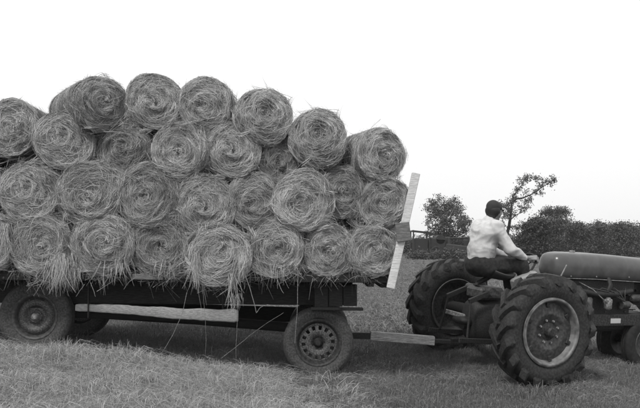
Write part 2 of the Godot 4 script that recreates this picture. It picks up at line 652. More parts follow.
func rear_wheel(root: Node3D, at: Vector3, out: float, spin: float) -> void:
	var wn := Node3D.new()
	wn.name = "rear_wheel"
	root.add_child(wn, true)
	wn.position = at
	wn.basis = Basis(Vector3.UP, 0.0 if out > 0 else PI) * Basis(Vector3(0, 0, 1), spin)
	wheel_sub(wn, "tyre", M.big_tyre, M.dusty_tyre)
	# rim well, seen from outside: flange, bead seat, drop centre
	var st := new_st()
	lathe(st, [[0.352, 0.150, 1], [0.385, 0.146, 1], [0.385, 0.132, 1], [0.356, 0.128], [0.352, 0.095], [0.33, 0.07], [0.325, 0.0], [0.335, -0.06], [0.356, -0.128], [0.385, -0.146, 1], [0.376, -0.152]], 64)
	lathe(st, [[0.376, 0.152], [0.366, 0.156], [0.352, 0.150], [0.343, 0.13], [0.343, 0.10], [0.318, 0.07], [0.312, 0.0], [0.324, -0.06], [0.345, -0.13], [0.376, -0.152]], 64)
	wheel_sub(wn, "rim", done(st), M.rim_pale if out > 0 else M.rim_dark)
	# dished disc
	var ds := new_st()
	lathe(ds, [[0.326, 0.075], [0.306, 0.08], [0.27, 0.09], [0.21, 0.105], [0.185, 0.106], [0.16, 0.08], [0.05, 0.08], [0.05, 0.06], [0.16, 0.06], [0.21, 0.085], [0.27, 0.07], [0.326, 0.055]], 56)
	wheel_sub(wn, "disc", done(ds), M.rim_dark)
	var hb := new_st()
	lathe(hb, [[0.0, 0.155], [0.04, 0.155, 1], [0.058, 0.14, 1], [0.062, 0.09], [0.10, 0.082, 1], [0.105, 0.066], [0.03, -0.12]], 32)
	wheel_sub(wn, "hub", done(hb), M.dull_paint)
	var bolt := new_st()
	lathe(bolt, [[0.0, 0.02], [0.012, 0.02, 1], [0.014, 0.0]], 6)
	var bm := done(bolt)
	for i in 8:
		var a := TAU * i / 8.0 + 0.2
		part("wheel_bolt", bm, M.worn_steel, wn, Transform3D(Basis.IDENTITY, Vector3(cos(a) * 0.128, sin(a) * 0.128, 0.079)))
	# the clamps that hold disc to rim
	for i in 6:
		var a := TAU * (i + 0.5) / 6.0
		var x := Transform3D(Basis(Vector3(0, 0, 1), a), Vector3(cos(a) * 0.3, sin(a) * 0.3, 0.088))
		part("rim_clamp", M.clamp_mesh, M.dull_paint, wn, x)

func road_tyre(rad: float, rim: float, width: float, ribs := 3) -> ArrayMesh:
	var st := new_st()
	var w := width * 0.5
	var prof := [[rim - 0.01, -w * 0.62], [rim + 0.01, -w * 0.74], [rim + (rad - rim) * 0.3, -w * 0.88], [rim + (rad - rim) * 0.55, -w * 0.99], [rim + (rad - rim) * 0.68, -w], [rad - 0.03, -w * 0.92], [rad - 0.012, -w * 0.74, 1], [rad - 0.004, -w * 0.62]]
	for i in ribs:
		var z0 := -w * 0.62 + w * 1.24 * i / ribs
		var z1 := -w * 0.62 + w * 1.24 * (i + 1) / ribs
		if i > 0:
			prof.append([rad, z0 + 0.006, 1])
		prof.append([rad, z1 - 0.006, 1])
		if i < ribs - 1:
			prof.append([rad - 0.012, z1 - 0.004, 1])
			prof.append([rad - 0.012, z1 + 0.004, 1])
	prof.append_array([[rad - 0.004, w * 0.62, 1], [rad - 0.012, w * 0.74], [rad - 0.03, w * 0.92], [rim + (rad - rim) * 0.68, w], [rim + (rad - rim) * 0.55, w * 0.99], [rim + (rad - rim) * 0.3, w * 0.88], [rim + 0.01, w * 0.74], [rim - 0.01, w * 0.62]])
	lathe(st, prof, 60)
	return done(st)

func wagon_wheel(root: Node3D, at: Vector3, out: float, rad: float, holes: bool, spin: float) -> void:
	var wn := Node3D.new()
	wn.name = "wheel"
	root.add_child(wn, true)
	wn.position = at
	wn.basis = Basis(Vector3.UP, 0.0 if out > 0 else PI) * Basis(Vector3(0, 0, 1), spin)
	var rim := 0.246 if holes else 0.24
	var w := 0.19
	wheel_sub(wn, "tyre", road_tyre(rad, rim, w), M.wagon_tyre)
	var st := new_st()
	lathe(st, [[rim - 0.012, -0.07], [rim + 0.014, -0.072, 1], [rim + 0.014, -0.062], [rim - 0.028, 0.0], [rim - 0.016, 0.055], [rim + 0.016, 0.066, 1], [rim + 0.012, 0.076], [rim, 0.078], [rim - 0.014, 0.07], [rim - 0.02, 0.055], [rim - 0.034, 0.035], [rim - 0.036, 0.0], [rim - 0.02, -0.07]], 52)
	wheel_sub(wn, "rim", done(st), M.dull_paint if holes else M.rim_dark)
	var ds := new_st()
	if holes:
		# disc with a ring of hand holes: spokes of metal between an outer and an inner ring
		lathe(ds, [[rim - 0.03, 0.03], [rim - 0.045, 0.035], [rim - 0.062, 0.043], [rim - 0.062, 0.03], [rim - 0.03, 0.018]], 52)
		lathe(ds, [[rim - 0.105, 0.056], [0.085, 0.066], [0.075, 0.04], [0.05, 0.038], [0.05, 0.02], [rim - 0.105, 0.043]], 52)
		for i in 14:
			var a := TAU * i / 14.0
			lathe(ds, [[rim - 0.06, 0.043], [rim - 0.107, 0.056]], 3, Transform3D.IDENTITY, a, a + TAU / 14.0 * 0.52)
	else:
		lathe(ds, [[rim - 0.03, 0.025], [rim - 0.05, 0.034], [rim - 0.06, 0.05], [0.125, 0.058], [0.118, 0.03], [0.075, 0.026], [0.07, 0.05], [0.05, 0.054], [0.05, 0.02], [rim - 0.03, 0.012]], 52)
	wheel_sub(wn, "disc", done(ds), M.rim_mid)
	var hb := new_st()
	lathe(hb, [[0.0, 0.10], [0.026, 0.098, 1], [0.036, 0.085], [0.04, 0.05], [0.055, 0.045], [0.055, 0.0], [0.04, -0.1]], 28)
	wheel_sub(wn, "hub", done(hb), M.iron if holes else M.worn_steel)
	for i in 6:
		var a := TAU * i / 6.0
		part("wheel_nut", M.nut_mesh, M.iron, wn, Transform3D(Basis.IDENTITY, Vector3(cos(a) * 0.066, sin(a) * 0.066, 0.035)))

# ---------------------------------------------------------------- trees
func blob_tree(called: String, label: String, at: Vector3, blobs: Array, leaves: int, size: float, tone: Vector2, group: String, trunk_r := 0.14, clump := 0.32, depth := 0.8) -> Node3D:
	var root := thing(called, label, "tree", at, 0.0, group)
	var rb := Ribbons.new()
	var st := new_st()
	var total := 0.0
	var low := 1e9
	var mid := Vector3.ZERO
	for b in blobs:
		total += b[1].x * b[1].y
		low = minf(low, b[0].y - b[1].y * 0.4)
		mid += b[0]
	mid /= blobs.size()
	var fork := Vector3(mid.x * 0.5, maxf(0.5, low * 0.85), 0)
	tube(st, [Vector3(0, -0.2, 0), fork * 0.5 + Vector3(0.06, 0, 0), fork], [trunk_r * 1.25, trunk_r, trunk_r * 0.8], 8)
	for b in blobs:
		var c: Vector3 = b[0]
		var rr: Vector3 = b[1]
		tube(st, [fork, fork.lerp(c, 0.55) + Vector3(0, 0.15, 0), c + Vector3(0, rr.y * 0.4, 0)], [trunk_r * 0.6, trunk_r * 0.35, 0.015], 6)
		var n := int(leaves * rr.x * rr.y / total)
		var clumps := maxi(6, int(n / 34.0))
		for i in clumps:
			var d := Vector3(rng.randfn(), rng.randfn(), rng.randfn()).normalized()
			var rad := pow(rng.randf(), 0.4)
			var cc := c + Vector3(d.x * rr.x, d.y * rr.y, d.z * rr.z * depth) * rad
			if i % 5 == 0:
				tube(st, [c, c.lerp(cc, 0.6) + Vector3(0, 0.08, 0), cc], [0.035, 0.02, 0.008], 4, false)
			var shade := rng.randf_range(0.75, 1.25)
			for j in n / clumps:
				var p := cc + Vector3(rng.randfn(), rng.randfn() * 0.75, rng.randfn()) * clump * 0.5
				var a := Vector3(rng.randfn(), rng.randfn() * 0.7, rng.randfn()).normalized()
				var e := a.cross(Vector3(rng.randfn(), rng.randfn(), rng.randfn())).normalized()
				var s := size * rng.randf_range(0.6, 1.3)
				rb.leaf(p, a * s, e * s * 0.6, rng.randf_range(tone.x, tone.y) * shade)
	part("trunk", done(st), M.bark, root)
	var cr := part("crown", rb.mesh(), M.leaf, root)
	cr.set_meta("kind", "stuff")
	return root

# ---------------------------------------------------------------- scene
func _ready() -> void:
	rng.seed = 20417
	noise.seed = 3
	noise.frequency = 0.01
	noise.fractal_octaves = 3
	layer_noise.seed = 9
	layer_noise.frequency = 0.01
	layer_noise.fractal_octaves = 2
	setup_view()
	make_materials()
	make_ground()
	make_trees()
	make_wagon()
	make_load()
	make_tractor()
	make_driver()
	make_implement()
	make_grass()

func setup_view() -> void:
	var cam := Camera3D.new()
	cam.name = "camera"
	add_child(cam)
	pitch = atan((HORIZON - 204.0) / F)
	cam.position = Vector3(0, EYE, 0)
	cam.rotation.x = pitch
	cam.fov = rad_to_deg(2.0 * atan(204.0 / F))
	cam.near = 0.1
	cam.far = 2000.0
	cam.current = true
	var env := Environment.new()
	env.background_mode = Environment.BG_SKY
	var sm := ProceduralSkyMaterial.new()
	sm.sky_top_color = Color(1.0, 1.0, 1.0)
	sm.sky_horizon_color = Color(0.905, 0.905, 0.905)
	sm.sky_curve = 0.12
	sm.sky_energy_multiplier = 0.98
	sm.ground_bottom_color = Color(0.3, 0.3, 0.3)
	sm.ground_horizon_color = Color(0.5, 0.5, 0.5)
	sm.sun_angle_max = 1.0
	var sky := Sky.new()
	sky.sky_material = sm
	env.sky = sky
	env.tonemap_mode = Environment.TONE_MAPPER_LINEAR
	env.tonemap_exposure = 1.2
	env.fog_enabled = true
	env.fog_density = 0.0006
	env.fog_light_color = Color(0.95, 0.95, 0.95)
	env.sdfgi_enabled = true
	env.ssao_enabled = true
	env.ssil_enabled = true
	var we := WorldEnvironment.new()
	we.name = "environment"
	we.environment = env
	add_child(we)
	var sun := DirectionalLight3D.new()
	sun.name = "sun"
	sun.light_energy = 0.6
	sun.light_color = Color(1.0, 0.995, 0.985)
	sun.light_angular_distance = 9.0
	sun.shadow_enabled = true
	add_child(sun)
	sun.look_at_from_position(Vector3(-2.6, 6.2, 4.4), Vector3.ZERO)

func make_ground() -> void:
	var xs := []
	var zs := []
	for i in 61: xs.append(-9.0 + 0.3 * i)
	for v in [12.0, 16.0, 24.0, 40.0, 70.0, 130.0, 260.0, 600.0]:
		xs.append(v)
		xs.push_front(-v)
	for i in 61: zs.append(3.0 - 0.3 * i)
	for v in [-17.0, -20.0, -25.0, -32.0, -42.0, -60.0, -90.0, -150.0, -300.0, -700.0]: zs.append(v)
	for v in [6.0, 15.0, 60.0, 300.0]: zs.push_front(v)
	var st := new_st()
	st.set_smooth_group(0)
	for i in xs.size() - 1:
		for j in zs.size() - 1:
			var p := []
			for q in [[i, j], [i, j + 1], [i + 1, j + 1], [i + 1, j]]:
				p.append(Vector3(xs[q[0]], ground_height(xs[q[0]], zs[q[1]]), zs[q[1]]))
			quad(st, p[3], p[2], p[1], p[0])
	var m := mat(0.105, 0.95, noise_texture(77, 0.02, 0.5, 1.0, 6), 0.35)
	m.uv1_world_triplanar = true
	var o := part("ground", done(st), m, self)
	o.set_meta("kind", "structure")

func make_trees() -> void:
	var d := 60.0
	var p := func(u: float, v: float) -> Vector3: return spot(u, v, d)
	var rel := func(u: float, v: float, o: Vector3, dz := 0.0) -> Vector3:
		var q := spot(u, v, d)
		return Vector3(q.x - o.x, q.y - o.y, dz)
	var u := d / F
	# round crowned tree behind the parked machine
	var o := Vector3(spot(446, 248, d).x, ground_height(12.0, -d), -d)
	blob_tree("round_tree", "small round-crowned leafy tree standing alone behind the parked machine", o,
		[[rel.call(436, 208, o, 0.2), Vector3(12, 13, 12) * u], [rel.call(454, 207, o, -0.5), Vector3(12, 12, 12) * u], [rel.call(445, 222, o, 0.6), Vector3(23, 14, 18) * u], [rel.call(445, 236, o, 0.0), Vector3(22, 9, 16) * u], [rel.call(463, 226, o, 0.3), Vector3(8, 10, 9) * u]],
		13000, 0.075, Vector2(0.05, 0.11), "trees along the far hedge", 0.16, 0.34)
	# leaning half bare tree
	var o2 := Vector3(spot(505, 248, d).x, ground_height(16.0, -d), -d)
	var root := thing("leaning_tree", "tall half-bare tree with crooked branches leaning over the driver", "tree", o2, 0.0, "trees along the far hedge")
	var st := new_st()
	var limb := func(list: Array, r0: float, r1: float, dz: float) -> void:
		var pts := []
		var rad := []
		for i in list.size():
			var q: Vector3 = rel.call(list[i][0], list[i][1], o2, dz * i / list.size())
			pts.append(q)
			rad.append(lerpf(r0, r1, float(i) / (list.size() - 1)))
		tube(st, pts, rad, 6)
	limb.call([[504, 258], [506, 238], [509, 226], [511, 214], [512, 204]], 0.17, 0.10, 0.0)
	limb.call([[512, 204], [516, 199], [523, 198], [530, 195], [536, 191], [545, 185], [554, 180]], 0.10, 0.02, 0.8)
	limb.call([[512, 204], [514, 196], [519, 190], [524, 184], [527, 177]], 0.08, 0.02, -0.6)
	limb.call([[511, 212], [505, 208], [500, 206], [497, 203]], 0.06, 0.015, 0.5)
	limb.call([[509, 228], [515, 226], [521, 229], [526, 228], [530, 224]], 0.06, 0.02, -0.7)
	limb.call([[510, 220], [516, 215], [522, 212], [527, 206]], 0.06, 0.015, 0.6)
	limb.call([[530, 195], [531, 201], [534, 206]], 0.04, 0.012, 0.3)
	limb.call([[508, 234], [502, 228], [499, 222]], 0.05, 0.012, 0.2)
	part("trunk", done(st), M.bark, root)
	var rb := Ribbons.new()
	for c in [[526, 180, 8, 5], [533, 178, 6, 3], [544, 183, 9, 4], [553, 180, 6, 4], [536, 192, 7, 4], [521, 190, 5, 4], [515, 198, 7, 5], [528, 200, 7, 4], [505, 206, 7, 6], [499, 205, 4, 4], [512, 212, 6, 6], [503, 216, 5, 5], [523, 209, 7, 4], [527, 226, 8, 5], [516, 228, 6, 4], [502, 226, 4, 5], [506, 240, 6, 5], [517, 238, 6, 5]]:
		var n := int(c[2] * c[3] * 8.5)
		var centre: Vector3 = rel.call(c[0], c[1], o2, rng.randf_range(-0.5, 0.5))
		for k in maxi(3, n / 14):
			var cc := centre + Vector3(rng.randfn() * c[2] * 0.45, rng.randfn() * c[3] * 0.45, rng.randfn() * 4.0) * u
			for i in 14:
				var q := cc + Vector3(rng.randfn(), rng.randfn(), rng.randfn()) * 0.13
				var a := Vector3(rng.randfn(), rng.randfn(), rng.randfn()).normalized()
				var e := a.cross(Vector3(rng.randfn(), rng.randfn(), rng.randfn())).normalized()
				var s := rng.randf_range(0.05, 0.11)
				rb.leaf(q, a * s, e * s * 0.6, rng.randf_range(0.05, 0.14))
	part("crown", rb.mesh(), M.leaf, root).set_meta("kind", "stuff")
	# the hedge trees to the right, each its own
	var hedge := [
		["dark_bush", "dense dark bush directly in front of the driver's knees", 535, 46.0, [[535, 236, 12, 18], [543, 228, 9, 12], [527, 244, 8, 12], [536, 250, 14, 8]], Vector2(0.025, 0.065), 8000],
		["spreading_tree", "flat-topped spreading tree rising above the hedge behind the tractor tank", 556, 66.0, [[550, 213, 12, 5], [562, 212, 9, 4.5], [556, 224, 16, 10], [553, 238, 16, 12], [560, 249, 17, 8]], Vector2(0.045, 0.11), 8500],
		["hedge_tree", "low leafy hedge tree just past the flat-topped tree", 579, 62.0, [[574, 229, 11, 8], [585, 232, 11, 9], [579, 240, 17, 10], [579, 250, 18, 8]], Vector2(0.045, 0.11), 7500],
		["hedge_tree", "rounded hedge tree above the middle of the tractor tank", 603, 64.0, [[598, 231, 11, 9], [609, 231, 11, 8], [603, 241, 18, 10], [603, 250, 18, 8]], Vector2(0.05, 0.115), 7500],
		["hedge_tree", "hedge tree above the front part of the tractor hood", 624, 61.0, [[619, 231, 11, 8], [630, 230, 10, 8], [624, 240, 17, 10], [624, 250, 18, 8]], Vector2(0.045, 0.11), 7500],
		["hedge_tree", "hedge tree cut by the edge of the picture", 646, 63.0, [[642, 231, 12, 9], [655, 230, 12, 9], [648, 242, 20, 10], [648, 250, 20, 8]], Vector2(0.045, 0.115), 7500],
		["low_shrub", "low dark shrub in the gap between the round tree and leaning tree", 490, 64.0, [[480, 245, 12, 8], [496, 244, 12, 9], [511, 244, 10, 10]], Vector2(0.035, 0.09), 4500],
		["low_shrub", "low dark shrub behind the slanted front board of the wagon", 415, 66.0, [[402, 247, 12, 8], [416, 245, 12, 9], [428, 247, 10, 8]], Vector2(0.035, 0.09), 4000],
		["weed_patch", "low patch of tall weeds growing along the foot of the parked machine", 444, 51.0, [[418, 256, 9, 3.2], [434, 256, 9, 3.5], [450, 255, 9, 4], [466, 256, 9, 3.6]], Vector2(0.04, 0.1), 2600],
		["low_shrub", "low dark shrub under the round-crowned tree", 450, 65.0, [[440, 246, 12, 8], [454, 245, 12, 9], [468, 246, 11, 8]], Vector2(0.035, 0.09), 4500],
	]
	for h in hedge:
		d = h[3]
		u = d / F
		var oo := Vector3(spot(h[2], 248, d).x, ground_height(20.0, -d), -d)
		var bl := []
		for b in h[4]:
			var q := spot(b[0], b[1], d)
			bl.append([Vector3(q.x - oo.x, q.y - oo.y, rng.randf_range(-0.6, 0.6)), Vector3(b[2], b[3], b[2]) * u])
		blob_tree(h[0], h[1], oo, bl, int(h[6] * 2.0), 0.08, h[5] * 0.85, "trees along the far hedge", 0.12, 0.4)

# ---------------------------------------------------------------- wagon
const WZ := -8.40      # the wagon's middle line
const NEAR := -7.36    # its near edge
func deck_top(x: float) -> float:
	return 1.272 - 0.0073 * (x - 0.73)

func make_wagon() -> void:
	var base := Vector3(0.0, 0.14, WZ)
	var root := thing("hay_wagon", "flat wooden hay wagon on four rubber-tyred wheels, loaded with round bales", "wagon", base)
	M.rim_mid = mat(0.13, 0.6, M.blotch, 3.0)
	var nt := new_st()
	lathe(nt, [[0.0, 0.014], [0.01, 0.014, 1], [0.011, 0.0]], 6)
	M.nut_mesh = done(nt)
	var cl := new_st()
	box(cl, Transform3D.IDENTITY, Vector3(0.06, 0.045, 0.03), 0.006)
	M.clamp_mesh = done(cl)
	var x0 := -4.7
	var x1 := 0.74
	var L := func(p: Vector3) -> Vector3: return p - base
	# deck boards, lengthways
	var nb := 14
	var width := 2.08 / nb
	for i in nb:
		var z := NEAR - width * (i + 0.5)
		var e := rng.randf_range(-0.02, 0.02)
		part("deck_board", bar_mesh(L.call(Vector3(x0, deck_top(x0) - 0.022, z)), L.call(Vector3(x1 + e - 0.02, deck_top(x1) - 0.022, z)), width - 0.008, 0.04), M.old_wood, root)
	# cross bearers under the boards
	for i in 10:
		var x := -4.5 + 0.56 * i
		part("cross_bearer", bar_mesh(L.call(Vector3(x, deck_top(x) - 0.092, NEAR - 0.02)), L.call(Vector3(x, deck_top(x) - 0.092, -9.42)), 0.08, 0.09), M.dark_wood, root)
	part("front_bearer", bar_mesh(L.call(Vector3(0.69, deck_top(0.7) - 0.095, NEAR - 0.002)), L.call(Vector3(0.69, deck_top(0.7) - 0.095, -9.44)), 0.09, 0.1), M.dark_wood, root)
	# rub rails along both edges
	for z in [NEAR + 0.021, -9.461]:
		part("side_rail", bar_mesh(L.call(Vector3(x0, deck_top(x0) - 0.05, z)), L.call(Vector3(x1, deck_top(x1) - 0.05, z)), 0.036, 0.085), M.dark_wood, root)
	part("side_rail", bar_mesh(L.call(Vector3(-1.99, deck_top(-1.9) - 0.045, NEAR + 0.052)), L.call(Vector3(-1.66, deck_top(-1.6) - 0.047, NEAR + 0.052)), 0.022, 0.06), M.grey_wood, root)
	for i in 7:
		var x := -4.2 + 0.72 * i
		part("stake_pocket", bar_mesh(L.call(Vector3(x, deck_top(x) - 0.012, NEAR + 0.045)), L.call(Vector3(x, deck_top(x) - 0.14, NEAR + 0.045)), 0.07, 0.012, 0.002), M.iron, root)
	for i in 16:
		var x := -4.35 + 0.33 * i
		part("bolt_head", lathe_mesh([[0.0, 0.012], [0.012, 0.010], [0.018, 0.0]], 10, Transform3D(Basis.IDENTITY, L.call(Vector3(x, deck_top(x) - 0.07, NEAR + 0.0385)))), M.worn_iron, root)
	# two long sills
	for z in [-7.86, -8.94]:
		part("sill", bar_mesh(L.call(Vector3(-4.5, deck_top(-4.5) - 0.255, z)), L.call(Vector3(0.42, deck_top(0.42) - 0.255, z)), 0.1, 0.235), M.old_wood, root)
	# bolsters above each axle
	part("bolster", bar_mesh(L.call(Vector3(0.0, 0.83, -7.62)), L.call(Vector3(0.0, 0.83, -9.18)), 0.16, 0.12), M.dark_wood, root)
	part("bolster", bar_mesh(L.call(Vector3(-3.14, 0.965, -7.66)), L.call(Vector3(-3.14, 0.965, -9.14)), 0.16, 0.15), M.dark_wood, root)
	# the boxed side over the front wheel, three boards
	for i in 3:
		part("side_board", bar_mesh(L.call(Vector3(-0.06 + 0.158 * i, 1.03, -7.56)), L.call(Vector3(0.088 + 0.158 * i, 1.03, -7.56)), 0.03, 0.25 - 0.012 * i, 0.004), M.old_wood, root)
	part("ledge", bar_mesh(L.call(Vector3(-0.1, 0.89, -7.55)), L.call(Vector3(0.47, 0.885, -7.55)), 0.09, 0.03), M.dark_wood, root)
	# axles
	part("front_axle", bar_mesh(L.call(Vector3(-0.02, 0.51, -7.70)), L.call(Vector3(-0.02, 0.51, -9.10)), 0.09, 0.09), M.iron, root)
	part("rear_axle", bar_mesh(L.call(Vector3(-3.14, 0.797, -7.70)), L.call(Vector3(-3.14, 0.797, -9.10)), 0.09, 0.09), M.iron, root)
	part("king_pin", tube_mesh([L.call(Vector3(-0.02, 0.5, WZ)), L.call(Vector3(-0.02, 0.85, WZ))], [0.06, 0.06], 12), M.iron, root)
	for z in [-7.95, -8.85]:
		part("axle_stand", bar_mesh(L.call(Vector3(-3.14, 0.8, z)), L.call(Vector3(-3.14, 0.92, z)), 0.1, 0.12), M.iron, root)
		part("turntable_block", bar_mesh(L.call(Vector3(-0.02, 0.53, z)), L.call(Vector3(-0.02, 0.78, z)), 0.09, 0.12), M.iron, root)
	part("reach", tube_mesh([L.call(Vector3(-3.1, 0.78, WZ)), L.call(Vector3(-1.5, 0.68, WZ)), L.call(Vector3(0.0, 0.56, WZ))], [0.06, 0.06, 0.06], 10), M.dark_wood, root)
	for s in [-1, 1]:
		part("hound", bar_mesh(L.call(Vector3(-3.1, 0.8, WZ + s * 0.5)), L.call(Vector3(-1.6, 0.69, WZ + s * 0.06)), 0.05, 0.06), M.dark_wood, root)
	# the pale pole slung under the near edge
	var pa := spot(78, 307, 7.5)
	var pb := spot(239, 315.5, 7.42)
	var rings := []
	for i in 41:
		var t := i / 40.0
		var c: Vector3 = pa.lerp(pb, t) + Vector3(0, 0.006 * sin(t * 7.0) + 0.006 * noise.get_noise_1d(i * 22.0), 0)
		var hh := lerpf(0.04, 0.07, t) * (1.0 + 0.14 * noise.get_noise_1d(i * 17.0 + 300.0) + 0.05 * noise.get_noise_1d(i * 90.0)) * (0.85 if i == 0 or i == 40 else 1.0)
		var ring := PackedVector3Array()
		for k in 12:
			var a := TAU * k / 12.0
			var ca := cos(a)
			var sa := sin(a)
			ring.append(L.call(c + Vector3(0, signf(sa) * pow(absf(sa), 0.4) * hh, signf(ca) * pow(absf(ca), 0.4) * 0.026)))
		rings.append(ring)
	part("side_pole", loft(rings), M.pole_wood, root).set_meta("label", "pale weathered pole slung under the deck edge")
	for x in [-2.5, -1.05]:
		part("hanger_iron", bar_mesh(L.call(Vector3(x, deck_top(x) - 0.1, -7.46)), L.call(Vector3(x, 0.80, -7.47)), 0.035, 0.012, 0.002), M.iron, root)
	# second rail on the far side and a diagonal brace
	part("far_rail", bar_mesh(L.call(Vector3(-2.9, 0.74, -9.25)), L.call(Vector3(-0.3, 0.66, -9.25)), 0.05, 0.2), M.dark_wood, root)
	# drawbar
	var da := L.call(Vector3(0.0, 0.50, -8.40)) as Vector3
	var db := L.call(spot(371, 334.5, 8.4)) as Vector3
	var dc := L.call(spot(433, 339.5, 8.4)) as Vector3
	part("tongue_iron", bar_mesh(da, db.lerp(dc, 0.05), 0.07, 0.075), M.iron, root)
	part("drawbar", bar_mesh(db - (dc - db) * 0.02, dc, 0.09, 0.105), M.pale_wood, root).set_meta("label", "pale squared timber drawbar")
	part("hitch_clevis", bar_mesh(dc - Vector3(0.06, 0, 0), dc + Vector3(0.2, -0.015, 0.0), 0.06, 0.05), M.iron, root)
	# front rack, leaning forward
	var rack := Node3D.new()
	rack.name = "front_rack"
	root.add_child(rack)
	var foot := spot(390.0, 288, 7.25)
	var top := spot(416.5, 173, 7.25)
	for z in [7.25, 8.4, 9.5]:
		var off := Vector3(0, 0, -(z - 7.25))
		part("upright", bar_mesh(L.call(foot + off), L.call(top + off), 0.06, 0.085), M.rack_wood, rack)
	for i in 2:
		var t := 0.22 + 0.2 * i
		var c := foot.lerp(top, t) + Vector3(-0.058, 0, 0)
		var dir := (top - foot).normalized()
		var x := Transform3D(Basis(Vector3(dir.y, -dir.x, 0), dir, Vector3(0, 0, 1)), L.call(Vector3(c.x, c.y, -8.395)))
		part("rack_board", box_mesh(Vector3(0.025, 0.13, 2.14), 0.004), M.grey_wood, rack, x)
	var gq := L.call(spot(403, 232, 7.2)) as Vector3
	part("gusset_board", bar_mesh(gq + Vector3(-0.075, -0.008, 0), gq + Vector3(0.075, 0.008, 0), 0.03, 0.2), M.gusset_wood, rack)
	# wheels
	wagon_wheel(root, L.call(Vector3(-0.02, 0.507, -7.70)), 1, 0.39, true, 0.2)
	wagon_wheel(root, L.call(Vector3(-0.02, 0.507, -9.10)), -1, 0.39, true, 0.9)
	wagon_wheel(root, L.call(Vector3(-3.145, 0.792, -7.70)), 1, 0.405, false, 0.5)
	wagon_wheel(root, L.call(Vector3(-3.145, 0.792, -9.10)), -1, 0.405, false, 0.1)

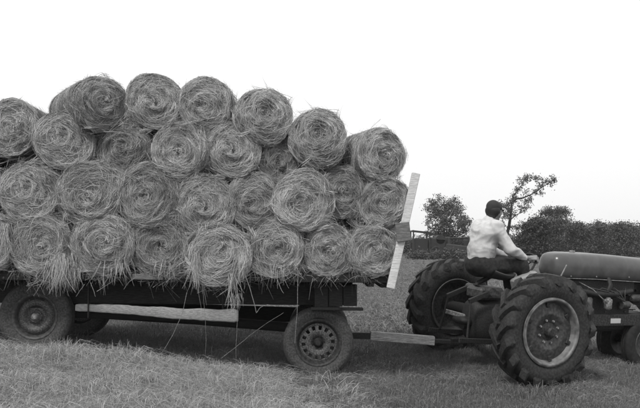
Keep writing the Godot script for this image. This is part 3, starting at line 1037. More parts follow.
# ---------------------------------------------------------------- the load
func make_load() -> void:
	var cores := []
	var straws := []
	var core_mats := []
	for k in 8:
		cores.append(bale_core(k))
		straws.append(bale_straw(k))
	var core_mat := mat(0.16, 0.95, M.blotch, 6.0)
	# photograph pixel, radius in pixels, depth of the near end, turn, label
	var B := [
		[374, 250, 24, 7.30, 0.03, "round hay bale on the deck, nearest the slanted front board"],
		[329, 249, 24, 7.32, -0.02, "round hay bale on the deck, second back from the slanted front board"],
		[275, 247, 27, 7.27, 0.0, "round hay bale with clear spiral end, on the deck above the front wheel"],
		[218, 254, 30, 7.22, 0.04, "large shaggy round bale on the deck with straw curls hanging beneath"],
		[163, 248, 28, 7.30, -0.03, "dark round bale on the deck between the large shaggy bale and the next"],
		[103, 243, 29, 7.25, 0.02, "round bale on the deck just forward of the pale hanging tuft"],
		[40, 247, 29, 7.27, 0.0, "round bale on the deck above the rear wheel, pale tuft hanging from it"],
		[-15, 244, 28, 7.27, 0.0, "bottom round bale cut by the edge of the picture"],
		[384, 202, 24, 7.31, -0.05, "second-layer round bale leaning against the slanted front board"],
		[342, 191, 23, 7.38, 0.02, "small second-layer round bale with dark centre, one back from the front board"],
		[303, 200, 28, 7.24, 0.10, "second-layer round bale with a pale diagonal stalk across its end"],
		[255, 199, 26, 7.30, 0.0, "second-layer round bale directly above the clear spiral bale"],
		[204, 206, 27, 7.27, -0.04, "second-layer round bale sunk low above the large shaggy bale"],
		[147, 196, 29, 7.28, 0.0, "second-layer round bale with loosely wound end above the dark bale"],
		[88, 193, 30, 7.26, 0.03, "wide second-layer round bale under the long pale diagonal straw"],
		[28, 192, 29, 7.28, 0.0, "second-layer round bale above the rear wheel bale"],
		[-30, 192, 28, 7.30, 0.0, "second-layer round bale cut by the edge of the picture"],
		[383, 155, 25, 7.30, 0.42, "foremost top bale, turned so its flank shows, beside the front board"],
		[318, 137, 27, 7.28, 0.06, "top bale stepping down between the foremost top bale and the higher ones"],
		[278, 158, 25, 7.40, 0.0, "third-layer bale squeezed under two top bales, mostly shaded"],
		[231, 148, 27.5, 7.30, -0.04, "third-layer round bale with pale ragged edge below the widest top bale"],
		[179, 150, 26.5, 7.27, 0.02, "third-layer round bale with bright pale rim below the small dark gap"],
		[124, 149, 27, 7.36, 0.0, "recessed third-layer round bale with dark hollow centre"],
		[62, 140, 29, 7.28, 0.10, "third-layer round bale with bold rings on the shoulder of the load"],
		[9, 128, 27, 7.30, 0.0, "rounded bale topping the rear end of the load"],
		[-38, 140, 27, 7.32, 0.0, "third-layer bale cut by the edge of the picture"],
		[263, 114, 28.5, 7.26, 0.12, "widest top bale with wispy straw on its crown"],
		[205, 104, 26, 7.32, 0.0, "top bale with small dark centre, third along the highest row"],
		[152, 100, 27, 7.30, 0.05, "top bale with a pale scuffed edge, second along the highest row"],
		[99, 101, 27.5, 7.25, 0.62, "highest top bale twisted so its long flank shows at the rear"],
	]
	var TONES := [2, 2, 2, 3, 0, 2, 2, 2, 2, 1, 3, 1, 2, 1, 2, 2, 2, 3, 2, 0, 3, 3, 1, 2, 2, 2, 3, 2, 3, 2]
	var i := 0
	var bale_of := {}
	for b in B:
		var c := spot(b[0], b[1], b[3])
		var r: float = b[2] * (1.03 if b[1] < 165 else 1.065) * b[3] / F
		var s := r / BALE_R
		var root := thing("hay_bale", b[5], "hay bale", Vector3(c.x, c.y - r, c.z), b[4], "round hay bales stacked on the wagon")
		var tilt := rng.randf_range(-0.03, 0.03)
		var basis_ := Basis(Vector3.RIGHT, tilt) * Basis(Vector3(0, 0, 1), rng.randf() * TAU)
		basis_ = basis_.scaled_local(Vector3(s * rng.randf_range(0.96, 1.07), s * rng.randf_range(0.96, 1.07), 1.0))
		var x := Transform3D(basis_, Vector3(0, r, 0) + Vector3(0, 0, -BALE_L * 0.5))
		part("core", cores[i % 8], core_mat, root, x)
		part("straw", straws[i % 8], M.bale_straw[TONES[mini(i, TONES.size() - 1)]], root, x).set_meta("kind", "stuff")
		bale_of[int(b[0])] = root
		i += 1
	# the rank behind, seen only through the gaps
	var back := [[351, 174], [303, 170], [255, 178], [204, 172], [180, 128], [150, 172], [127, 127], [90, 167], [36, 160], [232, 138], [292, 152], [345, 222], [230, 230], [178, 226], [62, 220], [128, 222], [300, 226]]
	for q in back:
		var c := spot(q[0], q[1], 8.33)
		var root := thing("hay_bale", "round bale of the shaded second rank, glimpsed through gaps in the near rank", "hay bale", Vector3(c.x, c.y - BALE_R, c.z), 0.0, "bales of the second rank behind")
		var x := Transform3D(Basis(Vector3(0, 0, 1), rng.randf() * TAU), Vector3(0, BALE_R, -BALE_L * 0.5))
		part("core", cores[i % 8], core_mat, root, x)
		part("straw", straws[i % 8], M.bale_straw[1], root, x).set_meta("kind", "stuff")
		i += 1
	# tufts and stalks that hang from bales
	for t in [[40, 62, 262, 7.22, 260, 0.36, 0.12], [40, 75, 270, 7.24, 60, 0.22, 0.12], [-15, 4, 232, 7.22, 120, 0.32, 0.06], [218, 197, 256, 7.18, 110, 0.40, 0.04], [218, 233, 278, 7.2, 30, 0.34, 0.04], [103, 118, 266, 7.22, 50, 0.24, 0.14], [218, 240, 262, 7.2, 30, 0.3, 0.08], [218, 236, 302, 7.3, 60, 0.10, 0.07], [275, 276, 270, 7.24, 40, 0.22, 0.16], [163, 170, 268, 7.25, 50, 0.2, 0.2]]:
		var root: Node3D = bale_of[t[0]]
		var o := part("hanging_tuft", tuft_mesh(t[4], t[5], t[6]), M.straw, root)
		o.transform = root.transform.affine_inverse() * Transform3D(Basis.IDENTITY, spot(t[1], t[2], t[3]))
		o.set_meta("kind", "stuff")
	for s in [[275, [[298, 268], [298, 290], [297, 315], [295, 342]], 7.18, 0.009], [163, [[188, 292], [184, 310], [176, 330], [166, 348], [155, 362]], 7.14, 0.007], [218, [[201, 270], [204, 292], [207, 330], [206, 362]], 7.15, 0.005], [218, [[236, 262], [233, 278], [232, 292], [236, 302]], 7.16, 0.022], [218, [[238, 300], [238, 320], [237, 345], [237, 361]], 7.15, 0.006], [275, [[246, 276], [251, 290], [256, 308], [257, 312], [261, 307], [268, 304], [276, 306]], 7.15, 0.010], [275, [[276, 276], [281, 288], [284, 293]], 7.17, 0.010], [275, [[283, 272], [286, 282], [289, 288]], 7.17, 0.008], [103, [[92, 282], [95, 290], [97, 296]], 7.17, 0.010], [103, [[86, 284], [81, 291], [78, 296]], 7.17, 0.008], [163, [[139, 276], [130, 282], [125, 289]], 7.17, 0.008], [88, [[36, 210], [54, 196], [70, 181], [90, 168], [104, 160]], 7.16, 0.012], [303, [[292, 182], [298, 190], [303, 196]], 7.14, 0.012], [275, [[222, 357], [240, 343], [262, 326], [284, 312]], 7.3, 0.006], [303, [[302, 207], [304, 201], [307, 197]], 7.14, 0.012]]:
		var root: Node3D = bale_of[s[0]]
		var pts := []
		var rad := []
		for q in s[1]:
			pts.append(spot(q[0], q[1], s[2]))
			rad.append(s[3] * 0.5)
		var fine := []
		var fine_r := []
		for q in (pts.size() - 1) * 4 + 1:
			var seg := mini(q / 4, pts.size() - 2)
			var t := q / 4.0 - seg
			var p0: Vector3 = pts[maxi(seg - 1, 0)]
			var p3: Vector3 = pts[mini(seg + 2, pts.size() - 1)]
			fine.append((pts[seg] as Vector3).cubic_interpolate(pts[seg + 1], p0, p3, t) + Vector3(rng.randfn(), rng.randfn(), rng.randfn()) * 0.0015)
			fine_r.append(rad[0] * 0.85 * (1.0 - 0.6 * q / (pts.size() * 4.0)))
		var o := part("loose_stalk", tube_mesh(fine, fine_r, 5), M.stalk, root)
		o.transform = root.transform.affine_inverse()
	# loose hay in the seams and along the deck edge
	var rb := Ribbons.new()
	for b in B:
		var r: float = b[2] * b[3] / F
		var c := spot(b[0], b[1], b[3])
		if b[1] > 145:
			for k in 9: # locks of hay dragged across the seams
				var a := rng.randf() * TAU
				var cc := c + Vector3(cos(a) * r * 0.97, sin(a) * r * 0.97, rng.randf_range(-0.05, 0.015))
				if cc.x > 0.6: continue
				var way := a + PI * 0.5 + rng.randfn(0.0, 0.5)
				var arm := Vector3(cos(way), sin(way), 0.0)
				var across := Vector3(-sin(way), cos(way), 0.0)
				var ll := rng.randf_range(0.16, 0.36)
				var curve := rng.randfn(0.3, 0.5)
				var tn := rng.randf_range(0.16, 0.44)
				for j in rng.randi_range(14, 30):
					var o := across * rng.randfn(0.0, 0.022) + arm * rng.randfn(0.0, 0.05) + Vector3(0, 0, rng.randfn(0.0, 0.008))
					var l2 := ll * rng.randf_range(0.5, 1.1)
					var dev := across * rng.randfn(0.0, 0.12)
					var pts := PackedVector3Array()
					for q in 6:
						var t := q / 5.0 - 0.5
						pts.append(cc + o + (arm + dev) * l2 * t + across * curve * l2 * t * t - Vector3(0, 0, 0.12 * t * t * l2))
					rb.add(pts, rng.randf_range(0.0022, 0.0042), Vector3(rng.randfn(0.0, 0.5), rng.randfn(0.0, 0.5), 1.0), tn * rng.randf_range(0.7, 1.25))
		for k in 240 if b[1] < 165 else 360:
			var a := rng.randf() * TAU
			var rr := r * rng.randf_range(0.88, 1.12)
			var p := c + Vector3(cos(a) * rr, sin(a) * rr, rng.randf_range(-0.22, 0.0))
			if p.x > 0.72: continue
			if b[1] - sin(a) * b[2] < 160 and sin(a) > -0.2: continue
			var tdir := Vector3(-sin(a), cos(a), rng.randfn(0.0, 0.2)) + Vector3(rng.randfn(), rng.randfn(), 0) * 0.5
			var l := rng.randf_range(0.08, 0.3)
			var bend := Vector3(rng.randfn() * 0.25, -0.2 + rng.randfn() * 0.2, rng.randfn() * 0.12) * l
			rb.add(PackedVector3Array([p - tdir * l * 0.5, p - tdir * l * 0.2 + bend * 0.2, p + tdir * l * 0.2 + bend * 0.5, p + tdir * l * 0.5 + bend]), rng.randf_range(0.0022, 0.0045), Vector3(rng.randfn() * 0.4, rng.randfn() * 0.4, 1), rng.randf_range(0.12, 0.45))
	for k in 900:
		var x := rng.randf_range(-4.0, 0.5)
		if noise.get_noise_1d(x * 260.0 + 40.0) + 0.25 < rng.randf() * 0.9: continue
		var p := Vector3(x, deck_top(x) + rng.randf_range(-0.05, 0.05), NEAR + rng.randf_range(-0.06, 0.09))
		var l := rng.randf_range(0.04, 0.17) * (1.0 + 0.5 * noise.get_noise_1d(x * 300.0))
		var dirv := Vector3(rng.randfn() * 0.7, -absf(rng.randfn()) * 0.5, rng.randf_range(0.0, 0.35)).normalized()
		rb.add(PackedVector3Array([p, p + dirv * l * 0.5, p + dirv * l + Vector3(0, -0.35 * l, 0)]), rng.randf_range(0.0022, 0.004), Vector3(rng.randfn() * 0.5, 0.2, 1), rng.randf_range(0.1, 0.38))
	var lh := part("loose_hay", rb.mesh(), M.straw, self)
	lh.set_meta("kind", "stuff")
	lh.set_meta("label", "loose hay caught between the bales and along the deck edge")
	lh.set_meta("category", "hay")

# ---------------------------------------------------------------- tractor
const T_AT := Vector3(2.12, -0.025, -8.72)
const T_TURN := 0.384
func hood_ring(x: float, y0: float, y1: float, w: float) -> PackedVector3Array:
	var ring := PackedVector3Array()
	var c := (y0 + y1) * 0.5
	var h := (y1 - y0) * 0.5
	for k in 28:
		var a := TAU * k / 28.0
		var ca := cos(a)
		var sa := sin(a)
		ring.append(Vector3(x, c + signf(sa) * pow(absf(sa), 0.8) * h, signf(ca) * pow(absf(ca), 0.72) * w))
	return ring

func make_tractor() -> void:
	var root := thing("farm_tractor", "old farm tractor with lugged rear tyres and rounded fuel tank, hitched to the wagon", "tractor", T_AT, T_TURN)
	root.rotation = Vector3(0.07, T_TURN, -0.03)
	M.big_tyre = lugged_tyre(0.645, 0.37, 0.31)
	rear_wheel(root, Vector3(0, 0.72, 0.95), 1, 0.1)
	rear_wheel(root, Vector3(0, 0.72, -0.95), -1, 0.45)
	# axle, differential and gearbox castings
	var st := new_st()
	tube(st, [Vector3(0, 0.72, -0.88), Vector3(0, 0.72, -0.4), Vector3(0, 0.72, -0.2), Vector3(0, 0.72, 0.2), Vector3(0, 0.72, 0.4), Vector3(0, 0.72, 0.88)], [0.07, 0.085, 0.17, 0.17, 0.085, 0.07], 20)
	part("rear_axle", done(st), M.cast, root)
	var rings := []
	for q in [[-0.36, 0.50, 0.86, 0.12], [-0.33, 0.44, 0.92, 0.17], [-0.1, 0.38, 0.95, 0.21], [0.25, 0.40, 0.93, 0.20], [0.3, 0.44, 0.90, 0.155], [0.75, 0.48, 0.90, 0.15], [0.82, 0.42, 0.98, 0.2], [1.0, 0.42, 1.0, 0.21], [1.02, 0.44, 0.98, 0.18]]:
		rings.append(hood_ring(q[0], q[1], q[2], q[3]))
	part("gearbox_housing", loft(rings), M.cast, root)
	st = new_st()
	box(st, Transform3D(Basis.IDENTITY, Vector3(-0.14, 1.02, 0.02)), Vector3(0.36, 0.15, 0.32), 0.03)
	tube(st, [Vector3(-0.2, 1.06, -0.26), Vector3(-0.2, 1.06, 0.26)], [0.05, 0.05], 14)
	part("hydraulic_unit", done(st), M.rim_dark, root)
	for s in [-1, 1]:
		part("lift_arm", bar_mesh(Vector3(-0.2, 1.06, s * 0.24), Vector3(-0.52, 0.94, s * 0.24), 0.035, 0.06), M.cast, root)
		part("lift_link", tube_mesh([Vector3(-0.5, 0.95, s * 0.24), Vector3(-0.56, 0.52, s * 0.3)], [0.014, 0.014], 8), M.cast, root)
		part("lower_link", bar_mesh(Vector3(-0.05, 0.46, s * 0.3), Vector3(-0.7, 0.5, s * 0.34), 0.025, 0.06), M.cast, root)
	part("power_shaft", tube_mesh([Vector3(-0.3, 0.62, 0), Vector3(-0.44, 0.62, 0)], [0.055, 0.055], 16), M.iron, root)
	part("shaft_shield", loft([hood_ring(-0.36, 0.60, 0.72, 0.1), hood_ring(-0.5, 0.64, 0.72, 0.13)]), M.iron, root)
	# pale bar seen behind the axle
	part("swing_bar", bar_mesh(Vector3(-0.30, 0.70, 0.06), Vector3(-0.46, 0.735, -0.36), 0.03, 0.055), M.worn_steel, root)
	part("drawbar", bar_mesh(Vector3(0.4, 0.40, 0.0), Vector3(-0.58, 0.44, 0.0), 0.08, 0.035), M.iron, root)
	# platform and seat
	part("platform", box_mesh(Vector3(0.5, 0.03, 0.95), 0.006), M.iron, root, Transform3D(Basis.IDENTITY, Vector3(0.58, 0.925, 0)))
	st = new_st()
	bar(st, Vector3(0.15, 0.94, 0), Vector3(-0.28, 1.12, 0), 0.08, 0.02)
	tube(st, [Vector3(-0.26, 1.1, 0), Vector3(-0.24, 1.14, 0), Vector3(-0.1, 1.2, 0), Vector3(-0.06, 1.22, 0)], [0.03, 0.03, 0.03, 0.03], 10)
	part("seat_spring", done(st), M.iron, root)
	st = new_st()
	var sr := []
	for q in [[0.0, 0.02], [0.5, 0.0], [0.8, 0.012], [0.97, 0.045], [1.0, 0.06]]:
		var ring := PackedVector3Array()
		for k in 28:
			var a := TAU * k / 28.0
			var lift: float = q[1] + (0.10 * pow(maxf(0.0, -cos(a)), 1.5) * pow(q[0], 3.0))
			ring.append(Vector3(-0.0 + cos(a) * 0.25 * q[0] + 0.001, 1.215 + lift, sin(a) * 0.27 * q[0]))
		sr.append(ring)
	for q in [[1.0, 0.045], [0.95, 0.02], [0.6, -0.022], [0.02, -0.022]]:
		var ring := PackedVector3Array()
		for k in 28:
			var a := TAU * k / 28.0
			var lift: float = q[1] + (0.10 * pow(maxf(0.0, -cos(a)), 1.5) * pow(q[0], 3.0))
			ring.append(Vector3(cos(a) * 0.25 * q[0], 1.215 + lift, sin(a) * 0.27 * q[0]))
		sr.append(ring)
	part("seat", loft(sr), M.seat, root)
	# steering column and wheel
	part("steering_column", tube_mesh([Vector3(0.92, 1.12, 0), Vector3(0.44, 1.34, 0)], [0.025, 0.02], 10), M.iron, root)
	var sw := new_st()
	var axis := Vector3(-0.30, 0.22, 0).normalized()
	var e1 := Vector3(0, 0, 1)
	var e2 := axis.cross(e1).normalized()
	var c0 := Vector3(0.42, 1.355, 0)
	var loop := []
	var rr := []
	for k in 33:
		var a := TAU * k / 32.0
		loop.append(c0 + (e1 * cos(a) + e2 * sin(a)) * 0.205)
		rr.append(0.013)
	tube(sw, loop, rr, 8, false)
	for k in 4:
		var a := TAU * k / 4.0 + PI / 4.0
		tube(sw, [c0 - axis * 0.03, c0 + (e1 * cos(a) + e2 * sin(a)) * 0.2], [0.009, 0.007], 6)
	tube(sw, [c0 - axis * 0.05, c0 + axis * 0.01], [0.03, 0.03], 12)
	part("steering_wheel", done(sw), M.iron, root)
	# fuel tank and hood
	var hr := []
	for q in [[0.795, 0.30, 0.0], [0.80, 0.52, 0.0], [0.82, 0.72, 0.0], [0.86, 0.87, 0.0], [0.92, 0.96, 0.0], [1.0, 1.0, 0.0], [1.43, 1.0, 0.0], [1.8, 0.99, -0.012], [2.2, 0.97, -0.03], [2.5, 0.94, -0.045], [2.58, 0.92, -0.05]]:
		var y0: float = 1.385 + q[2] - 0.185 * q[1]
		var y1: float = 1.385 + q[2] + 0.175 * q[1]
		var ring := PackedVector3Array()
		for k in 36:
			var a := TAU * k / 36.0
			var ca := cos(a)
			var sa := sin(a)
			# flat sides, rounded shoulders, gently crowned top
			var yy := signf(sa) * pow(absf(sa), 0.62)
			ring.append(Vector3(q[0], (y0 + y1) * 0.5 + (y1 - y0) * 0.5 * yy, signf(ca) * pow(absf(ca), 0.5) * 0.225 * q[1] * (1.0 - 0.10 * maxf(0.0, yy))))
		hr.append(ring)
	part("hood", loft(hr), M.paint, root)
	for x in [1.02, 1.44, 2.0]:
		for s in [-1, 1]:
			part("hood_bolt", lathe_mesh([[0.0, 0.006], [0.008, 0.005, 1], [0.010, 0.0]], 10, Transform3D(Basis(Vector3.UP, 0.0 if s > 0 else PI), Vector3(x, 1.265, s * 0.222))), M.worn_steel, root)
	part("tank_cap", lathe_mesh([[0.0, 0.03], [0.035, 0.028, 1], [0.038, 0.0]], 20, Transform3D(Basis(Vector3.RIGHT, -PI / 2), Vector3(1.22, 1.556, 0))), M.worn_steel, root)
	# bright edge strip under the tank
	part("tank_trim", tube_mesh([Vector3(0.95, 1.235, 0.213), Vector3(1.43, 1.23, 0.223), Vector3(2.5, 1.19, 0.208)], [0.005, 0.005, 0.005], 6), M.worn_steel, root)
	# radiator with shell and grille bars
	part("radiator_shell", loft([hood_ring(2.55, 0.78, 1.46, 0.225), hood_ring(2.6, 0.74, 1.48, 0.235), hood_ring(2.72, 0.76, 1.46, 0.225), hood_ring(2.76, 0.82, 1.4, 0.2)]), M.paint, root)
	for k in 9:
		var z := -0.16 + 0.04 * k
		part("grille_bar", bar_mesh(Vector3(2.765, 0.86, z), Vector3(2.765, 1.36, z), 0.01, 0.012, 0.002), M.worn_steel, root)
	# engine
	st = new_st()
	box(st, Transform3D(Basis.IDENTITY, Vector3(1.58, 0.86, 0)), Vector3(1.06, 0.42, 0.34), 0.03)
	box(st, Transform3D(Basis.IDENTITY, Vector3(1.6, 1.13, 0)), Vector3(1.2, 0.2, 0.3), 0.03)
	box(st, Transform3D(Basis.IDENTITY, Vector3(1.58, 0.6, 0)), Vector3(0.98, 0.14, 0.3), 0.03)
	part("engine_block", done(st), M.cast, root)
	st = new_st()
	tube(st, [Vector3(1.15, 1.08, 0.22), Vector3(1.4, 1.04, 0.25), Vector3(1.75, 1.04, 0.25), Vector3(2.05, 1.08, 0.22)], [0.035, 0.045, 0.045, 0.035], 12)
	for x in [1.25, 1.5, 1.75, 2.0]:
		tube(st, [Vector3(x, 1.05, 0.24), Vector3(x, 1.03, 0.15)], [0.032, 0.035], 10)
	tube(st, [Vector3(1.62, 1.08, 0.25), Vector3(1.64, 1.16, 0.26), Vector3(1.66, 1.24, 0.2)], [0.035, 0.032, 0.03], 10)
	part("manifold", done(st), M.iron, root)
	st = new_st()
	tube(st, [Vector3(1.6, 1.0, 0.28), Vector3(1.6, 0.92, 0.28), Vector3(1.6, 0.86, 0.28), Vector3(1.6, 0.84, 0.28)], [0.03, 0.05, 0.05, 0.025], 14)
	box(st, Transform3D(Basis.IDENTITY, Vector3(1.6, 0.95, 0.27)), Vector3(0.1, 0.06, 0.09), 0.01)
	part("carburettor", done(st), M.worn_steel, root)
	part("oil_filter", tube_mesh([Vector3(1.32, 0.74, 0.23), Vector3(1.32, 0.98, 0.23), Vector3(1.32, 1.0, 0.23)], [0.05, 0.05, 0.03], 16), M.rim_dark, root)
	part("magneto", tube_mesh([Vector3(1.86, 0.9, 0.24), Vector3(1.99, 0.9, 0.24)], [0.055, 0.05], 14), M.rim_dark, root)
	part("air_cleaner", tube_mesh([Vector3(1.1, 0.82, 0.26), Vector3(1.1, 1.12, 0.26), Vector3(1.1, 1.15, 0.26)], [0.06, 0.06, 0.035], 16), M.cast, root)
	part("fuel_line", tube_mesh([Vector3(1.2, 1.2, 0.12), Vector3(1.35, 1.1, 0.27), Vector3(1.5, 0.97, 0.31), Vector3(1.58, 0.93, 0.3)], [0.007, 0.007, 0.007, 0.007], 6), M.worn_steel, root)
	part("starter_motor", tube_mesh([Vector3(1.12, 0.66, 0.22), Vector3(1.16, 0.66, 0.22), Vector3(1.4, 0.66, 0.22), Vector3(1.44, 0.66, 0.22)], [0.03, 0.055, 0.055, 0.03], 14), M.rim_dark, root)
	part("generator", tube_mesh([Vector3(2.02, 0.98, 0.25), Vector3(2.05, 0.98, 0.25), Vector3(2.24, 0.98, 0.25), Vector3(2.27, 0.98, 0.25)], [0.03, 0.06, 0.06, 0.03], 14), M.dull_paint, root)
	part("radiator_hose", tube_mesh([Vector3(2.16, 1.16, 0.06), Vector3(2.3, 1.2, 0.1), Vector3(2.46, 1.24, 0.1), Vector3(2.56, 1.26, 0.06)], [0.03, 0.032, 0.032, 0.03], 12), M.iron, root)
	for k in 4:
		var wx := 1.3 + 0.2 * k
		part("plug_wire", tube_mesh([Vector3(wx, 1.06, 0.16), Vector3(wx + 0.03, 1.12, 0.24), Vector3(wx * 0.5 + 0.92, 1.08, 0.29), Vector3(1.9, 0.95, 0.27)], [0.006, 0.006, 0.006, 0.006], 6), M.rim_dark, root)
		part("spark_plug", tube_mesh([Vector3(wx, 1.03, 0.14), Vector3(wx, 1.07, 0.165)], [0.012, 0.008], 8), M.plate, root)
	for k in 6:
		part("block_bolt", lathe_mesh([[0.0, 0.012], [0.012, 0.012, 1], [0.013, 0.0]], 6, Transform3D(Basis.IDENTITY, Vector3(1.15 + 0.17 * k, 0.7 + 0.1 * (k % 2), 0.17))), M.worn_iron, root)
	part("fan", lathe_mesh([[0.02, 0.02], [0.2, 0.012, 1], [0.2, 0.0, 1], [0.02, -0.02]], 24, Transform3D(Basis(Vector3.UP, PI / 2), Vector3(2.38, 1.06, 0))), M.iron, root)
	# side frame channel with a pale plate
	for s in [-1, 1]:
		st = new_st()
		bar(st, Vector3(0.9, 0.70, s * 0.27), Vector3(2.62, 0.70, s * 0.27), 0.02, 0.14, 0.004)
		bar(st, Vector3(0.9, 0.765, s * 0.25), Vector3(2.62, 0.765, s * 0.25), 0.06, 0.014, 0.003)
		bar(st, Vector3(0.9, 0.635, s * 0.25), Vector3(2.62, 0.635, s * 0.25), 0.06, 0.014, 0.003)
		part("frame_channel", done(st), M.dull_paint, root)
	part("name_plate", box_mesh(Vector3(0.17, 0.062, 0.006), 0.002), M.plate, root, Transform3D(Basis.IDENTITY, Vector3(1.74, 0.695, 0.285)))
	for s in [-1, 1]:
		part("frame_bracket", bar_mesh(Vector3(0.95, 0.70, s * 0.15), Vector3(0.95, 0.70, s * 0.28), 0.12, 0.16), M.cast, root)
	# front pedestal, close set front wheels
	st = new_st()
	box(st, Transform3D(Basis.IDENTITY, Vector3(2.36, 0.66, 0)), Vector3(0.36, 0.2, 0.5), 0.03)
	tube(st, [Vector3(2.34, 0.6, 0), Vector3(2.34, 0.44, 0), Vector3(2.34, 0.34, 0)], [0.10, 0.08, 0.08], 16)
	part("front_pedestal", done(st), M.cast, root)
	part("front_axle", tube_mesh([Vector3(2.34, 0.34, -0.26), Vector3(2.34, 0.36, 0), Vector3(2.34, 0.34, 0.26)], [0.035, 0.05, 0.035], 12), M.cast, root)
	for s in [-1, 1]:
		var wn := Node3D.new()
		wn.name = "front_wheel"
		root.add_child(wn, true)
		wn.position = Vector3(2.34, 0.375, s * 0.22)
		wn.basis = Basis(Vector3.UP, 0.0 if s > 0 else PI)
		wheel_sub(wn, "tyre", road_tyre(0.38, 0.215, 0.15), M.tyre)
		wheel_sub(wn, "rim", lathe_mesh([[0.205, -0.05], [0.225, -0.055, 1], [0.215, -0.04], [0.19, 0.0], [0.205, 0.045], [0.226, 0.055, 1], [0.218, 0.062], [0.205, 0.055], [0.185, 0.03], [0.12, 0.02], [0.05, 0.035], [0.05, 0.02], [0.185, 0.0], [0.205, -0.05]], 44), M.rim_dark)
		wheel_sub(wn, "hub", lathe_mesh([[0.0, 0.09], [0.035, 0.085, 1], [0.045, 0.04], [0.06, 0.03], [0.04, -0.05]], 24), M.dull_paint)
	st = new_st()
	box(st, Transform3D(Basis(Vector3(0, 0, 1), 0.35), Vector3(0.25, 1.21, 0.27)), Vector3(0.36, 0.13, 0.12), 0.02)
	part("tool_box", done(st), M.tool_box, root)
	part("tool_box_bracket", bar_mesh(Vector3(0.24, 0.88, 0.2), Vector3(0.26, 1.16, 0.26), 0.05, 0.05), M.iron, root)
	# levers
	part("hand_lever", tube_mesh([Vector3(0.62, 0.98, 0.3), Vector3(0.66, 1.15, 0.34), Vector3(0.74, 1.30, 0.37), Vector3(0.80, 1.42, 0.38)], [0.01, 0.01, 0.009, 0.009], 8), M.worn_steel, root)
	part("gear_lever", tube_mesh([Vector3(0.5, 0.92, 0.0), Vector3(0.46, 1.1, 0.02), Vector3(0.42, 1.24, 0.03)], [0.01, 0.009, 0.016], 8), M.iron, root)
	for s in [-1, 1]:
		part("pedal", bar_mesh(Vector3(0.7, 0.95, s * 0.2), Vector3(0.84, 1.02, s * 0.2), 0.07, 0.015), M.iron, root)

